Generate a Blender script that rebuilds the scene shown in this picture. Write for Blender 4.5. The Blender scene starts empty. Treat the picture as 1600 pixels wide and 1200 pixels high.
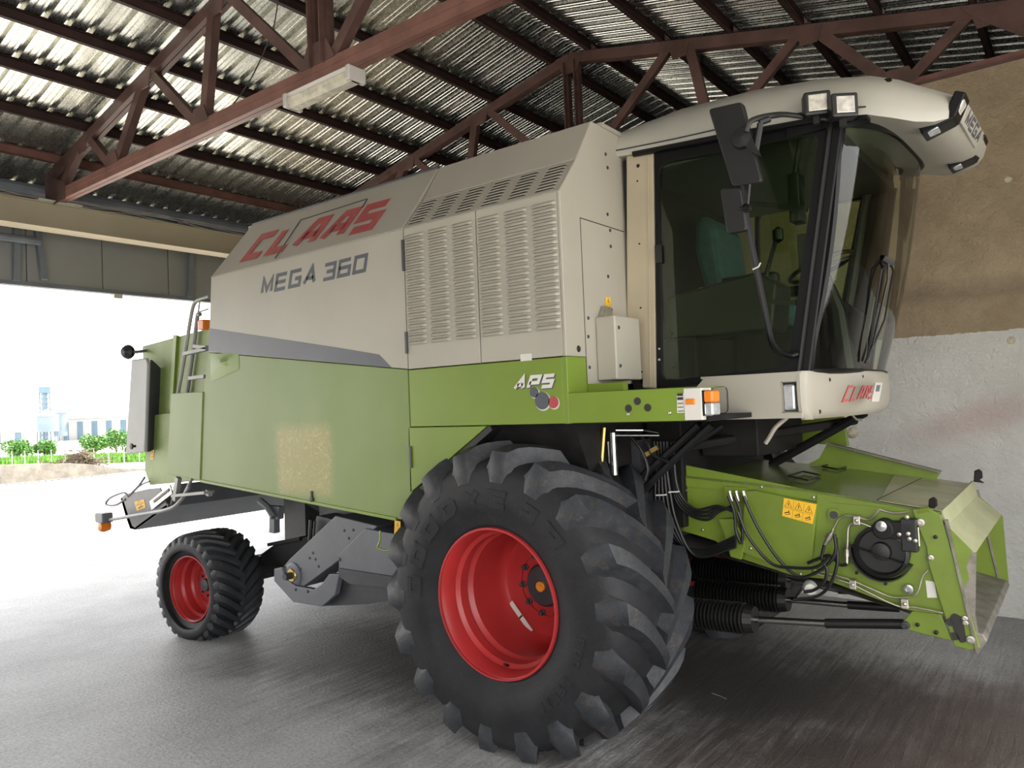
import bpy, bmesh, math, random
import numpy as np
from mathutils import Vector, Matrix
random.seed(7)
PI = math.pi
sc = bpy.context.scene
COL = sc.collection

# ------------------------------------------------------------------ camera
F = 1178.0                                   # focal length in pixels of the 1600 px wide frame
YAW, PITCH, ROLL = math.radians(37.53), math.radians(1.63), math.radians(-2.318)
CAM = Vector((2.787, -4.883, 1.996))
fw = Vector((-math.sin(YAW)*math.cos(PITCH), math.cos(YAW)*math.cos(PITCH), math.sin(PITCH)))
r0 = Vector((math.cos(YAW), math.sin(YAW), 0)); u0 = r0.cross(fw)
rt = math.cos(ROLL)*r0 + math.sin(ROLL)*u0
up = -math.sin(ROLL)*r0 + math.cos(ROLL)*u0
cd = bpy.data.cameras.new('camera'); cam = bpy.data.objects.new('camera', cd); COL.objects.link(cam)
cam.matrix_world = Matrix(((rt.x, up.x, -fw.x, CAM.x), (rt.y, up.y, -fw.y, CAM.y), (rt.z, up.z, -fw.z, CAM.z), (0, 0, 0, 1)))
cd.sensor_width = 36; cd.lens = 36*F/1600; cd.clip_end = 2000; cd.clip_start = .05
sc.camera = cam

# ------------------------------------------------------------------ light
w = bpy.data.worlds.new('world'); sc.world = w; w.use_nodes = True
nt = w.node_tree; bg = nt.nodes['Background']
sky = nt.nodes.new('ShaderNodeTexSky'); sky.sky_type = 'NISHITA'
sky.sun_disc = False; sky.sun_elevation = math.radians(60); sky.sun_rotation = math.radians(10)
sky.air_density = 1.2; sky.dust_density = 4.0; sky.ozone_density = 1.0
mixw = nt.nodes.new('ShaderNodeMixRGB'); mixw.inputs[0].default_value = .55
mixw.inputs[2].default_value = (10.6, 10.2, 9.8, 1)      # bright thin overcast blended with the clear sky
nt.links.new(sky.outputs[0], mixw.inputs[1]); nt.links.new(mixw.outputs[0], bg.inputs[0])
bg.inputs[1].default_value = .5
sd = bpy.data.lights.new('sun', 'SUN'); sd.energy = 15; sd.angle = math.radians(1.0); sd.color = (1, .94, .85)
so = bpy.data.objects.new('sun', sd); COL.objects.link(so)
so.rotation_euler = Vector((.10, .42, .9)).to_track_quat('Z', 'Y').to_euler()
vs = sc.view_settings; vs.view_transform = 'Standard'; vs.look = 'None'; vs.gamma = 1; vs.use_curve_mapping = False
vs.exposure = 0.38
sc.cycles.max_bounces = 10; sc.cycles.diffuse_bounces = 5; sc.cycles.transparent_max_bounces = 12
sc.cycles.sample_clamp_indirect = 8; sc.cycles.caustics_reflective = False; sc.cycles.caustics_refractive = False

# ------------------------------------------------------------------ pixel of the photograph -> point on a real plane
def ray(px, py): return rt*((px-800)/F) - up*((py-600)/F) + fw
def onY(px, py, y): d = ray(px, py); return CAM + d*((y-CAM.y)/d.y)
def onX(px, py, x): d = ray(px, py); return CAM + d*((x-CAM.x)/d.x)
def onZ(px, py, z): d = ray(px, py); return CAM + d*((z-CAM.z)/d.z)
def onP(px, py, p, n): d = ray(px, py); return CAM + d*((Vector(p)-CAM).dot(n)/d.dot(n))

# ------------------------------------------------------------------ materials
def nodes(name):
    m = bpy.data.materials.new(name); m.use_nodes = True
    t = m.node_tree; return m, t, t.nodes['Principled BSDF'], t.nodes.new, t.links.new
def paint(name, c, rough=.4, metal=0, var=.12, scale=3, bump=.0, bscale=60, c2=None, spec=.5, coat=0, dirt=0, dirtc=(.2, .16, .1)):
    """painted / bare surface: colour with soft blotches and fine relief"""
    m, t, b, N, L = nodes(name)
    tc = N('ShaderNodeTexCoord'); no = N('ShaderNodeTexNoise'); no.inputs['Scale'].default_value = scale; no.inputs['Detail'].default_value = 6
    L(tc.outputs['Object'], no.inputs['Vector'])
    mx = N('ShaderNodeMixRGB'); mx.inputs[1].default_value = (*[x*(1-var) for x in c], 1)
    mx.inputs[2].default_value = (*(c2 or [min(1, x*(1+var)) for x in c]), 1)
    rp = N('ShaderNodeValToRGB'); rp.color_ramp.elements[0].position = .35; rp.color_ramp.elements[1].position = .65
    L(no.outputs['Fac'], rp.inputs[0]); L(rp.outputs[0], mx.inputs[0]); last = mx.outputs[0]
    if dirt:
        n2 = N('ShaderNodeTexNoise'); n2.inputs['Scale'].default_value = scale*3.7; n2.inputs['Detail'].default_value = 8; n2.inputs['Roughness'].default_value = .7
        L(tc.outputs['Object'], n2.inputs['Vector'])
        r2 = N('ShaderNodeValToRGB'); r2.color_ramp.elements[0].position = .5; r2.color_ramp.elements[1].position = .72
        r2.color_ramp.elements[1].color = (dirt, dirt, dirt, 1); L(n2.outputs['Fac'], r2.inputs[0])
        m2 = N('ShaderNodeMixRGB'); m2.inputs[2].default_value = (*dirtc, 1); L(last, m2.inputs[1]); L(r2.outputs[0], m2.inputs[0]); last = m2.outputs[0]
    L(last, b.inputs['Base Color'])
    b.inputs['Roughness'].default_value = rough; b.inputs['Metallic'].default_value = metal
    b.inputs['Specular IOR Level'].default_value = spec; b.inputs['Coat Weight'].default_value = coat
    if bump:
        n3 = N('ShaderNodeTexNoise'); n3.inputs['Scale'].default_value = bscale; n3.inputs['Detail'].default_value = 5
        bp = N('ShaderNodeBump'); bp.inputs['Strength'].default_value = bump; bp.inputs['Distance'].default_value = .02
        L(tc.outputs['Object'], n3.inputs['Vector']); L(n3.outputs['Fac'], bp.inputs['Height']); L(bp.outputs[0], b.inputs['Normal'])
    return m
M = {}
M['cream'] = paint('cream paint', (.385, .36, .295), .42, var=.05, scale=1.4, bump=.03, bscale=3, dirt=.12, dirtc=(.36, .30, .2))
M['cream_in'] = paint('cream pillar paint', (.42, .36, .25), .45, var=.06, bump=.02, bscale=6)
M['white'] = paint('white plastic', (.62, .60, .54), .4, var=.04)
M['roofwhite'] = paint('cab roof plastic', (.40, .385, .325), .38, var=.05, scale=2, dirt=.1, dirtc=(.35, .3, .22))
M['green'] = paint('green paint', (.165, .245, .024), .38, var=.08, scale=1.2, bump=.04, bscale=2.5, dirt=.1, dirtc=(.2, .22, .08))
M['greenfeed'] = paint('feeder green paint', (.15, .215, .02), .42, var=.1, scale=4, bump=.03, bscale=8, dirt=.25, dirtc=(.1, .11, .03))
M['dustfront'] = paint('dust worn green front', (.25, .255, .13), .35, var=.2, scale=5, dirt=.5, dirtc=(.36, .33, .23))
M['hoodpale'] = paint('pale olive hood', (.33, .335, .19), .5, var=.1, scale=4, dirt=.3, dirtc=(.2, .17, .1))
M['greendusty'] = paint('dusty green top', (.085, .12, .02), .2, var=.2, scale=2.2, bump=.04, bscale=5, dirt=.5, dirtc=(.3, .28, .2))
M['greenold'] = paint('weathered green paint', (.20, .27, .08), .5, var=.14, scale=2.5, bump=.08, bscale=6, dirt=.35, dirtc=(.38, .36, .2))
M['stripe'] = paint('slate stripe', (.075, .08, .095), .4, var=.08)
M['red'] = paint('signal red', (.36, .055, .055), .45, var=.12, dirt=.15, dirtc=(.5, .42, .35))
M['rim'] = paint('red rim paint', (.40, .028, .028), .36, var=.1, scale=4, dirt=.12, dirtc=(.2, .06, .04))
M['rubber'] = paint('tyre rubber', (.012, .0125, .0145), .58, var=.25, scale=6, bump=.12, bscale=90, dirt=.28, dirtc=(.05, .04, .028), spec=.35)
M['lug'] = paint('worn lug rubber', (.027, .030, .035), .5, var=.3, scale=7, bump=.15, bscale=70, dirt=.65, dirtc=(.085, .062, .042), spec=.4)
M['black'] = paint('black plastic', (.008, .0078, .0075), .45, var=.2, bump=.03, bscale=80)
M['blackgloss'] = paint('black frame paint', (.004, .004, .0045), .38, var=.1, spec=.25)
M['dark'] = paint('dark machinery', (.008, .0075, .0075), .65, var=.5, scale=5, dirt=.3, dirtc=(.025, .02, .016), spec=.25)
M['steelgrey'] = paint('slate grey steel', (.125, .13, .145), .45, var=.1, scale=3, dirt=.15, dirtc=(.22, .2, .17))
M['steeldark'] = paint('dark grey steel', (.035, .036, .042), .5, var=.15, scale=4, dirt=.2, dirtc=(.13, .12, .1))
M['greydoor'] = paint('light grey cover', (.36, .36, .355), .5, var=.1, scale=2)
M['chrome'] = paint('chrome', (.55, .55, .54), .16, 1, var=.03)
M['zinc'] = paint('zinc plated steel', (.5, .47, .4), .35, .9, var=.15, scale=20)
M['brass'] = paint('brass fitting', (.55, .38, .12), .35, .9, var=.1)
M['hose'] = paint('hydraulic hose', (.006, .006, .007), .45, var=.2)
M['yellow'] = paint('yellow decal', (.85, .48, .02), .5, var=.05)
M['ink'] = paint('decal ink', (.02, .018, .015), .5, var=.02)
M['orange'] = paint('orange lens', (.75, .2, .015), .2, var=.1)
M['orangecap'] = paint('orange plastic cap', (.8, .28, .02), .4, var=.1)
M['silver'] = paint('lens reflector', (.62, .64, .66), .22, .55, var=.2, scale=30)
M['lens'] = paint('ribbed lamp lens', (.75, .73, .66), .15, .4, var=.25, scale=25)
M['mesh'] = paint('worn steel lip', (.22, .2, .17), .5, .5, var=.3, scale=9, bump=.1, bscale=40, dirt=.5, dirtc=(.1, .09, .07))
M['brown'] = paint('red oxide primer', (.115, .062, .050), .5, var=.25, scale=4, bump=.08, bscale=30, dirt=.3, dirtc=(.2, .11, .08))
M['primer_lit'] = paint('red oxide primer', (.22, .105, .08), .5, var=.2, scale=4, bump=.08, bscale=30, dirt=.3, dirtc=(.13, .07, .05))  # lighter copy of the primer, bounce light from the ground in its colour
M['beam'] = paint('pale eave beam', (.46, .40, .28), .55, var=.08, scale=1)
M['panelwall'] = paint('eave cladding panel', (.30, .30, .285), .5, var=.08, scale=.8)
M['conduit'] = paint('dull conduit', (.2, .22, .25), .5, .3)
M['seat'] = paint('blue seat fabric', (.02, .06, .085), .85, var=.2, scale=20)
M['plume'] = paint('dry brush', (.10, .072, .048), .8, var=.3, scale=8)
M['grass'] = paint('grass', (.10, .25, .02), .7, var=.3, scale=2)
M['leaf'] = paint('leaves', (.055, .16, .018), .6, var=.35, scale=1.5)
M['postc'] = paint('concrete post', (.25, .25, .25), .8)
M['silo'] = paint('galvanised silo', (.16, .21, .25), .4, .3, var=.1, scale=.3)
M['farwall'] = paint('pale far wall', (.34, .34, .33), .8, var=.05, scale=.2)
M['farblue'] = paint('blue grey far cladding', (.09, .15, .2), .7, var=.1, scale=.3)
M['kerb'] = paint('weathered kerb concrete', (.17, .155, .13), .85, var=.25, scale=2.5, bump=.3, bscale=12, dirt=.5, dirtc=(.07, .065, .05))
M['foam'] = paint('yellowed foam', (.6, .55, .4), .9, var=.25, scale=20, bump=.6, bscale=30)
M['ladder'] = paint('dull galvanised tube', (.30, .30, .29), .5, .3, var=.15)
M['purlin'] = paint('shaded red oxide primer', (.05, .027, .023), .6, var=.25, scale=4, spec=.3)  # primer darkened so the purlins carry shade in their colour
M['wire'] = paint('wire', (.03, .03, .03), .6)
M['cable'] = paint('pale cable', (.3, .27, .22), .6)

def mat_roof():
    m, t, b, N, L = nodes('galvanised roof sheet')
    tc = N('ShaderNodeTexCoord'); n = N('ShaderNodeTexNoise'); n.inputs['Scale'].default_value = 9; n.inputs['Detail'].default_value = 6; n.inputs['Roughness'].default_value = .6
    v = N('ShaderNodeTexVoronoi'); v.inputs['Scale'].default_value = 90
    L(tc.outputs['Object'], n.inputs['Vector']); L(tc.outputs['Object'], v.inputs['Vector'])
    r = N('ShaderNodeValToRGB'); r.color_ramp.elements[0].position = .3; r.color_ramp.elements[0].color = (.60, .60, .55, 1); r.color_ramp.elements[1].position = .7; r.color_ramp.elements[1].color = (.78, .78, .71, 1)
    L(n.outputs['Fac'], r.inputs[0]); L(r.outputs[0], b.inputs['Base Color'])
    mr = N('ShaderNodeMapRange'); mr.inputs[3].default_value = .24; mr.inputs[4].default_value = .34; L(v.outputs['Color'], mr.inputs[0]); L(mr.outputs[0], b.inputs['Roughness'])
    b.inputs['Metallic'].default_value = .96
    bp = N('ShaderNodeBump'); bp.inputs['Strength'].default_value = .05; bp.inputs['Distance'].default_value = .004
    L(n.outputs['Fac'], bp.inputs['Height']); L(bp.outputs[0], b.inputs['Normal'])
    return m
M['roof'] = mat_roof()
def mat_floor():
    m, t, b, N, L = nodes('broomed concrete')
    tc = N('ShaderNodeTexCoord')
    mp = N('ShaderNodeMapping'); mp.inputs['Scale'].default_value = (22, 1.6, 1); mp.inputs['Rotation'].default_value = (0, 0, .06); L(tc.outputs['Object'], mp.inputs[0])
    g = N('ShaderNodeTexNoise'); g.inputs['Scale'].default_value = 1.0; g.inputs['Detail'].default_value = 7; g.inputs['Roughness'].default_value = .62; g.inputs['Distortion'].default_value = .6
    L(mp.outputs[0], g.inputs['Vector'])
    f = N('ShaderNodeTexNoise'); f.inputs['Scale'].default_value = 42; f.inputs['Detail'].default_value = 8; f.inputs['Roughness'].default_value = .7; L(tc.outputs['Object'], f.inputs['Vector'])
    ad = N('ShaderNodeMath'); ad.operation = 'ADD'; L(g.outputs['Fac'], ad.inputs[0])
    mu = N('ShaderNodeMath'); mu.operation = 'MULTIPLY'; mu.inputs[1].default_value = .85; L(f.outputs['Fac'], mu.inputs[0]); L(mu.outputs[0], ad.inputs[1])
    bp = N('ShaderNodeBump'); bp.inputs['Strength'].default_value = .75; bp.inputs['Distance'].default_value = .03; L(ad.outputs[0], bp.inputs['Height']); L(bp.outputs[0], b.inputs['Normal'])
    s = N('ShaderNodeTexNoise'); s.inputs['Scale'].default_value = .55; s.inputs['Detail'].default_value = 6; s.inputs['Roughness'].default_value = .65; L(tc.outputs['Object'], s.inputs['Vector'])
    r = N('ShaderNodeValToRGB'); r.color_ramp.elements[0].position = .32; r.color_ramp.elements[0].color = (.36, .355, .345, 1)
    r.color_ramp.elements[1].position = .68; r.color_ramp.elements[1].color = (.60, .60, .595, 1); L(s.outputs['Fac'], r.inputs[0])
    gm = N('ShaderNodeMixRGB'); gm.blend_type = 'MULTIPLY'; gm.inputs[0].default_value = .35
    rg = N('ShaderNodeValToRGB'); rg.color_ramp.elements[0].position = .3; rg.color_ramp.elements[0].color = (.72, .71, .69, 1); rg.color_ramp.elements[1].position = .6
    L(g.outputs['Fac'], rg.inputs[0]); L(r.outputs[0], gm.inputs[1]); L(rg.outputs[0], gm.inputs[2])
    fr_ = N('ShaderNodeValToRGB'); fr_.color_ramp.elements[0].position = .36; fr_.color_ramp.elements[0].color = (.62, .6, .58, 1); fr_.color_ramp.elements[1].position = .58; L(f.outputs['Fac'], fr_.inputs[0])
    g2 = N('ShaderNodeMixRGB'); g2.blend_type = 'MULTIPLY'; g2.inputs[0].default_value = .8; L(gm.outputs[0], g2.inputs[1]); L(fr_.outputs[0], g2.inputs[2]); last = g2.outputs[0]
    # oil stains, plus dim light painted in at right: soft patches broken by noise
    for (x, y, rad, c, amt) in ((-1.4, -.4, 1.5, (.045, .04, .037), .95), (-2.5, -.8, .9, (.06, .055, .05), .85), (1.6, -.9, 2.1, (.07, .048, .034), .95), (2.9, -1.9, 1.9, (.085, .06, .042), .9), (2.3, .4, 1.4, (.10, .065, .048), .8), (.6, .2, 1.6, (.035, .03, .027), .9), (1.2, -2.3, .9, (.09, .07, .055), .7)):
        sb = N('ShaderNodeVectorMath'); sb.operation = 'SUBTRACT'; sb.inputs[1].default_value = (x, y, 0); L(tc.outputs['Object'], sb.inputs[0])
        ln = N('ShaderNodeVectorMath'); ln.operation = 'LENGTH'; L(sb.outputs[0], ln.inputs[0])
        nn = N('ShaderNodeMath'); nn.operation = 'MULTIPLY_ADD'; nn.inputs[1].default_value = 1.5*rad; nn.inputs[2].default_value = -.75*rad; L(s.outputs['Fac'], nn.inputs[0])
        n2 = N('ShaderNodeMath'); n2.operation = 'MULTIPLY_ADD'; n2.inputs[1].default_value = .7*rad; L(g.outputs['Fac'], n2.inputs[0]); L(nn.outputs[0], n2.inputs[2])
        su = N('ShaderNodeMath'); su.operation = 'ADD'; L(ln.outputs['Value'], su.inputs[0]); L(n2.outputs[0], su.inputs[1])
        mr = N('ShaderNodeMapRange'); mr.interpolation_type = 'SMOOTHSTEP'; mr.inputs[1].default_value = rad*.55; mr.inputs[2].default_value = rad*1.5; mr.inputs[3].default_value = amt; mr.inputs[4].default_value = 0; L(su.outputs[0], mr.inputs[0])
        mm = N('ShaderNodeMixRGB'); mm.inputs[2].default_value = (*c, 1); L(mr.outputs[0], mm.inputs[0]); L(last, mm.inputs[1]); last = mm.outputs[0]
    L(last, b.inputs['Base Color'])
    b.inputs['Roughness'].default_value = .5; b.inputs['Specular IOR Level'].default_value = .5
    return m
M['floor'] = mat_floor()
def mat_yard():
    m, t, b, N, L = nodes('sunlit yard concrete')
    tc = N('ShaderNodeTexCoord'); s = N('ShaderNodeTexNoise'); s.inputs['Scale'].default_value = .5; s.inputs['Detail'].default_value = 9; s.inputs['Roughness'].default_value = .75; L(tc.outputs['Object'], s.inputs['Vector'])
    r = N('ShaderNodeValToRGB'); r.color_ramp.elements[0].position = .36; r.color_ramp.elements[0].color = (.085, .06, .035, 1); r.color_ramp.elements[1].position = .46; r.color_ramp.elements[1].color = (.42, .405, .37, 1)
    L(s.outputs['Fac'], r.inputs[0]); L(r.outputs[0], b.inputs['Base Color']); b.inputs['Roughness'].default_value = .9
    return m
M['yard'] = mat_yard()
def mat_plaster():
    m, t, b, N, L = nodes('rough plaster, bare above and limewashed below')
    tc = N('ShaderNodeTexCoord'); sx = N('ShaderNodeSeparateXYZ'); L(tc.outputs['Object'], sx.inputs[0])
    n = N('ShaderNodeTexNoise'); n.inputs['Scale'].default_value = 1.3; n.inputs['Detail'].default_value = 7; n.inputs['Roughness'].default_value = .65; L(tc.outputs['Object'], n.inputs['Vector'])
    f = N('ShaderNodeTexNoise'); f.inputs['Scale'].default_value = 13; f.inputs['Detail'].default_value = 9; f.inputs['Roughness'].default_value = .66; f.inputs['Distortion'].default_value = .25; L(tc.outputs['Object'], f.inputs['Vector'])
    up_ = N('ShaderNodeValToRGB'); e = up_.color_ramp.elements; e[0].position = .34; e[0].color = (.33, .25, .155, 1); e[1].position = .7; e[1].color = (.54, .43, .28, 1); L(n.outputs['Fac'], up_.inputs[0])
    lo = N('ShaderNodeValToRGB'); e = lo.color_ramp.elements; e[0].position = .35; e[0].color = (.70, .69, .63, 1); e[1].position = .7; e[1].color = (.84, .83, .78, 1); L(n.outputs['Fac'], lo.inputs[0])
    # pink smear on the limewash
    mp = N('ShaderNodeMapping'); mp.inputs['Location'].default_value = (-2.05, 0, -1.75); mp.inputs['Rotation'].default_value = (0, -.5, 0); L(tc.outputs['Object'], mp.inputs[0])
    sc_ = N('ShaderNodeVectorMath'); sc_.operation = 'MULTIPLY'; sc_.inputs[1].default_value = (1.1, 0, 4.5)
    mp2 = N('ShaderNodeVectorMath'); mp2.operation = 'ADD'; mp2.inputs[1].default_value = (-2.0, 0, -1.72); L(tc.outputs['Object'], mp2.inputs[0])
    vr = N('ShaderNodeVectorRotate'); vr.rotation_type = 'Y_AXIS'; vr.inputs['Angle'].default_value = .28; L(mp2.outputs[0], vr.inputs['Vector']); L(vr.outputs[0], sc_.inputs[0])
    ln = N('ShaderNodeVectorMath'); ln.operation = 'LENGTH'; L(sc_.outputs[0], ln.inputs[0])
    pr = N('ShaderNodeMapRange'); pr.interpolation_type = 'SMOOTHSTEP'; pr.inputs[1].default_value = .1; pr.inputs[2].default_value = 1.1; pr.inputs[3].default_value = .5; pr.inputs[4].default_value = 0; L(ln.outputs['Value'], pr.inputs[0])
    pk = N('ShaderNodeMixRGB'); pk.inputs[2].default_value = (.55, .36, .34, 1); L(pr.outputs[0], pk.inputs[0]); L(lo.outputs[0], pk.inputs[1])
    # boundary at object z = 2.47 with a ragged edge, darker band of missing coat above it
    ed = N('ShaderNodeMath'); ed.operation = 'MULTIPLY_ADD'; ed.inputs[1].default_value = .05; L(f.outputs['Fac'], ed.inputs[0]); L(sx.outputs['Z'], ed.inputs[2])
    gt = N('ShaderNodeMath'); gt.operation = 'GREATER_THAN'; gt.inputs[1].default_value = 2.50; L(ed.outputs[0], gt.inputs[0])
    mx = N('ShaderNodeMixRGB'); L(gt.outputs[0], mx.inputs[0]); L(pk.outputs[0], mx.inputs[1]); L(up_.outputs[0], mx.inputs[2])
    dk = N('ShaderNodeMath'); dk.operation = 'MULTIPLY_ADD'; dk.inputs[1].default_value = .35; L(n.outputs['Fac'], dk.inputs[0]); L(sx.outputs['Z'], dk.inputs[2])
    bd = N('ShaderNodeValToRGB'); bd.color_ramp.interpolation = 'LINEAR'; el = bd.color_ramp.elements
    mr = N('ShaderNodeMapRange'); mr.inputs[1].default_value = 2.9; mr.inputs[2].default_value = 3.2; L(dk.outputs[0], mr.inputs[0])
    el[0].position = .0; el[0].color = (0, 0, 0, 1); el[1].position = 1; el[1].color = (0, 0, 0, 1)
    e3 = el.new(.35); e3.color = (.45, .45, .45, 1); e4 = el.new(.6); e4.color = (.3, .3, .3, 1); L(mr.outputs[0], bd.inputs[0])
    m3 = N('ShaderNodeMixRGB'); m3.inputs[2].default_value = (.17, .13, .09, 1); L(bd.outputs[0], m3.inputs[0]); L(mx.outputs[0], m3.inputs[1])
    L(m3.outputs[0], b.inputs['Base Color']); b.inputs['Roughness'].default_value = .85
    bp = N('ShaderNodeBump'); bp.inputs['Strength'].default_value = .85; bp.inputs['Distance'].default_value = .05; L(f.outputs['Fac'], bp.inputs['Height']); L(bp.outputs[0], b.inputs['Normal'])
    return m
M['plaster'] = mat_plaster()
def mat_glass(name, tint, refl=.9):
    m, t, b, N, L = nodes(name)
    t.nodes.remove(b); out = t.nodes['Material Output']
    tr = N('ShaderNodeBsdfTransparent'); tr.inputs[0].default_value = (*tint, 1)
    gl = N('ShaderNodeBsdfGlossy'); gl.inputs['Roughness'].default_value = .02; gl.inputs[0].default_value = (refl, refl, refl, 1)
    fr = N('ShaderNodeFresnel'); fr.inputs[0].default_value = 1.5
    mx = N('ShaderNodeMixShader'); L(fr.outputs[0], mx.inputs[0]); L(tr.outputs[0], mx.inputs[1]); L(gl.outputs[0], mx.inputs[2]); L(mx.outputs[0], out.inputs[0])
    return m
M['glass'] = mat_glass('green tinted glass', (.78, .86, .70))
def mat_green_door():
    m, t, b, N, L = nodes('green door with a golden patch of fine lines')
    tc = N('ShaderNodeTexCoord'); n = N('ShaderNodeTexNoise'); n.inputs['Scale'].default_value = 1.1; n.inputs['Detail'].default_value = 5; L(tc.outputs['Object'], n.inputs['Vector'])
    r = N('ShaderNodeValToRGB'); e = r.color_ramp.elements; e[0].position = .35; e[0].color = (.145, .21, .042, 1); e[1].position = .68; e[1].color = (.175, .245, .055, 1); L(n.outputs['Fac'], r.inputs[0])
    # golden patch with ragged edge and fine pale lines
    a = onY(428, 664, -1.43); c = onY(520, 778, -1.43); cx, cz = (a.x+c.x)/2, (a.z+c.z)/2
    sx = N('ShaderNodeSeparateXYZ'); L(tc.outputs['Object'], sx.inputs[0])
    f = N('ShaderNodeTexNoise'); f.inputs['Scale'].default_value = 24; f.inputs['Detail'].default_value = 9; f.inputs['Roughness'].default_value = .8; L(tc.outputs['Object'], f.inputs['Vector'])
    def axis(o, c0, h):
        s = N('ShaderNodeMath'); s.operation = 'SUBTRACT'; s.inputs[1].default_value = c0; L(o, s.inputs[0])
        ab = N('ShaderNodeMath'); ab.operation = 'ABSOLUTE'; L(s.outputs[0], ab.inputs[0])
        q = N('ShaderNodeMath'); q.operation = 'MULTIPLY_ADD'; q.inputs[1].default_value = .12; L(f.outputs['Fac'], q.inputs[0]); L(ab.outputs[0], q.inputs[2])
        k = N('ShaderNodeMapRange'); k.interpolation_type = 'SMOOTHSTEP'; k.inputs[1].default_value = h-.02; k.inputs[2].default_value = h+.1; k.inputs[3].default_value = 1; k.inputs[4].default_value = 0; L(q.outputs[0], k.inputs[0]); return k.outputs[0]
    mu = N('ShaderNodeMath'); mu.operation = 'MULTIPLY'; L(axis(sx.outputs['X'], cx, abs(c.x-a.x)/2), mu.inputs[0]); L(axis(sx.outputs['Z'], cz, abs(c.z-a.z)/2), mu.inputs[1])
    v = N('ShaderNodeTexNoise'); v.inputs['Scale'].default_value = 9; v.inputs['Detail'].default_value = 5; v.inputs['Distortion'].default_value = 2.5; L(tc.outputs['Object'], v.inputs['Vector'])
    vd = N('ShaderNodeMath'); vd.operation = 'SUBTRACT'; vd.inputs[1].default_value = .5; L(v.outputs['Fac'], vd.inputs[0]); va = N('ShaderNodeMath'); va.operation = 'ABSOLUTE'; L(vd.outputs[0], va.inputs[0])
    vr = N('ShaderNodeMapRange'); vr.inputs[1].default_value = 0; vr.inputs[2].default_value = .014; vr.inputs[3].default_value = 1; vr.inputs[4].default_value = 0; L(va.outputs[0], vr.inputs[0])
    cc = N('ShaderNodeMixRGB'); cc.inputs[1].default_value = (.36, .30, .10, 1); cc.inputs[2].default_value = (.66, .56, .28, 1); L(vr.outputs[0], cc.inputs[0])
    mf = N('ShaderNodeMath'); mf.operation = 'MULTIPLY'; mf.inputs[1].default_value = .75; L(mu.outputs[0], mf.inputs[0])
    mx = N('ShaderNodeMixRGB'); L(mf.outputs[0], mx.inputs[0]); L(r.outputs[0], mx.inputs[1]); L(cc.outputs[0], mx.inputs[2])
    L(mx.outputs[0], b.inputs['Base Color']); b.inputs['Roughness'].default_value = .42
    n4 = N('ShaderNodeTexNoise'); n4.inputs['Scale'].default_value = 1.6; L(tc.outputs['Object'], n4.inputs['Vector'])
    bp = N('ShaderNodeBump'); bp.inputs['Strength'].default_value = .25; bp.inputs['Distance'].default_value = .05; L(n4.outputs['Fac'], bp.inputs['Height']); L(bp.outputs[0], b.inputs['Normal'])
    return m
M['greendoor'] = mat_green_door()

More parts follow.
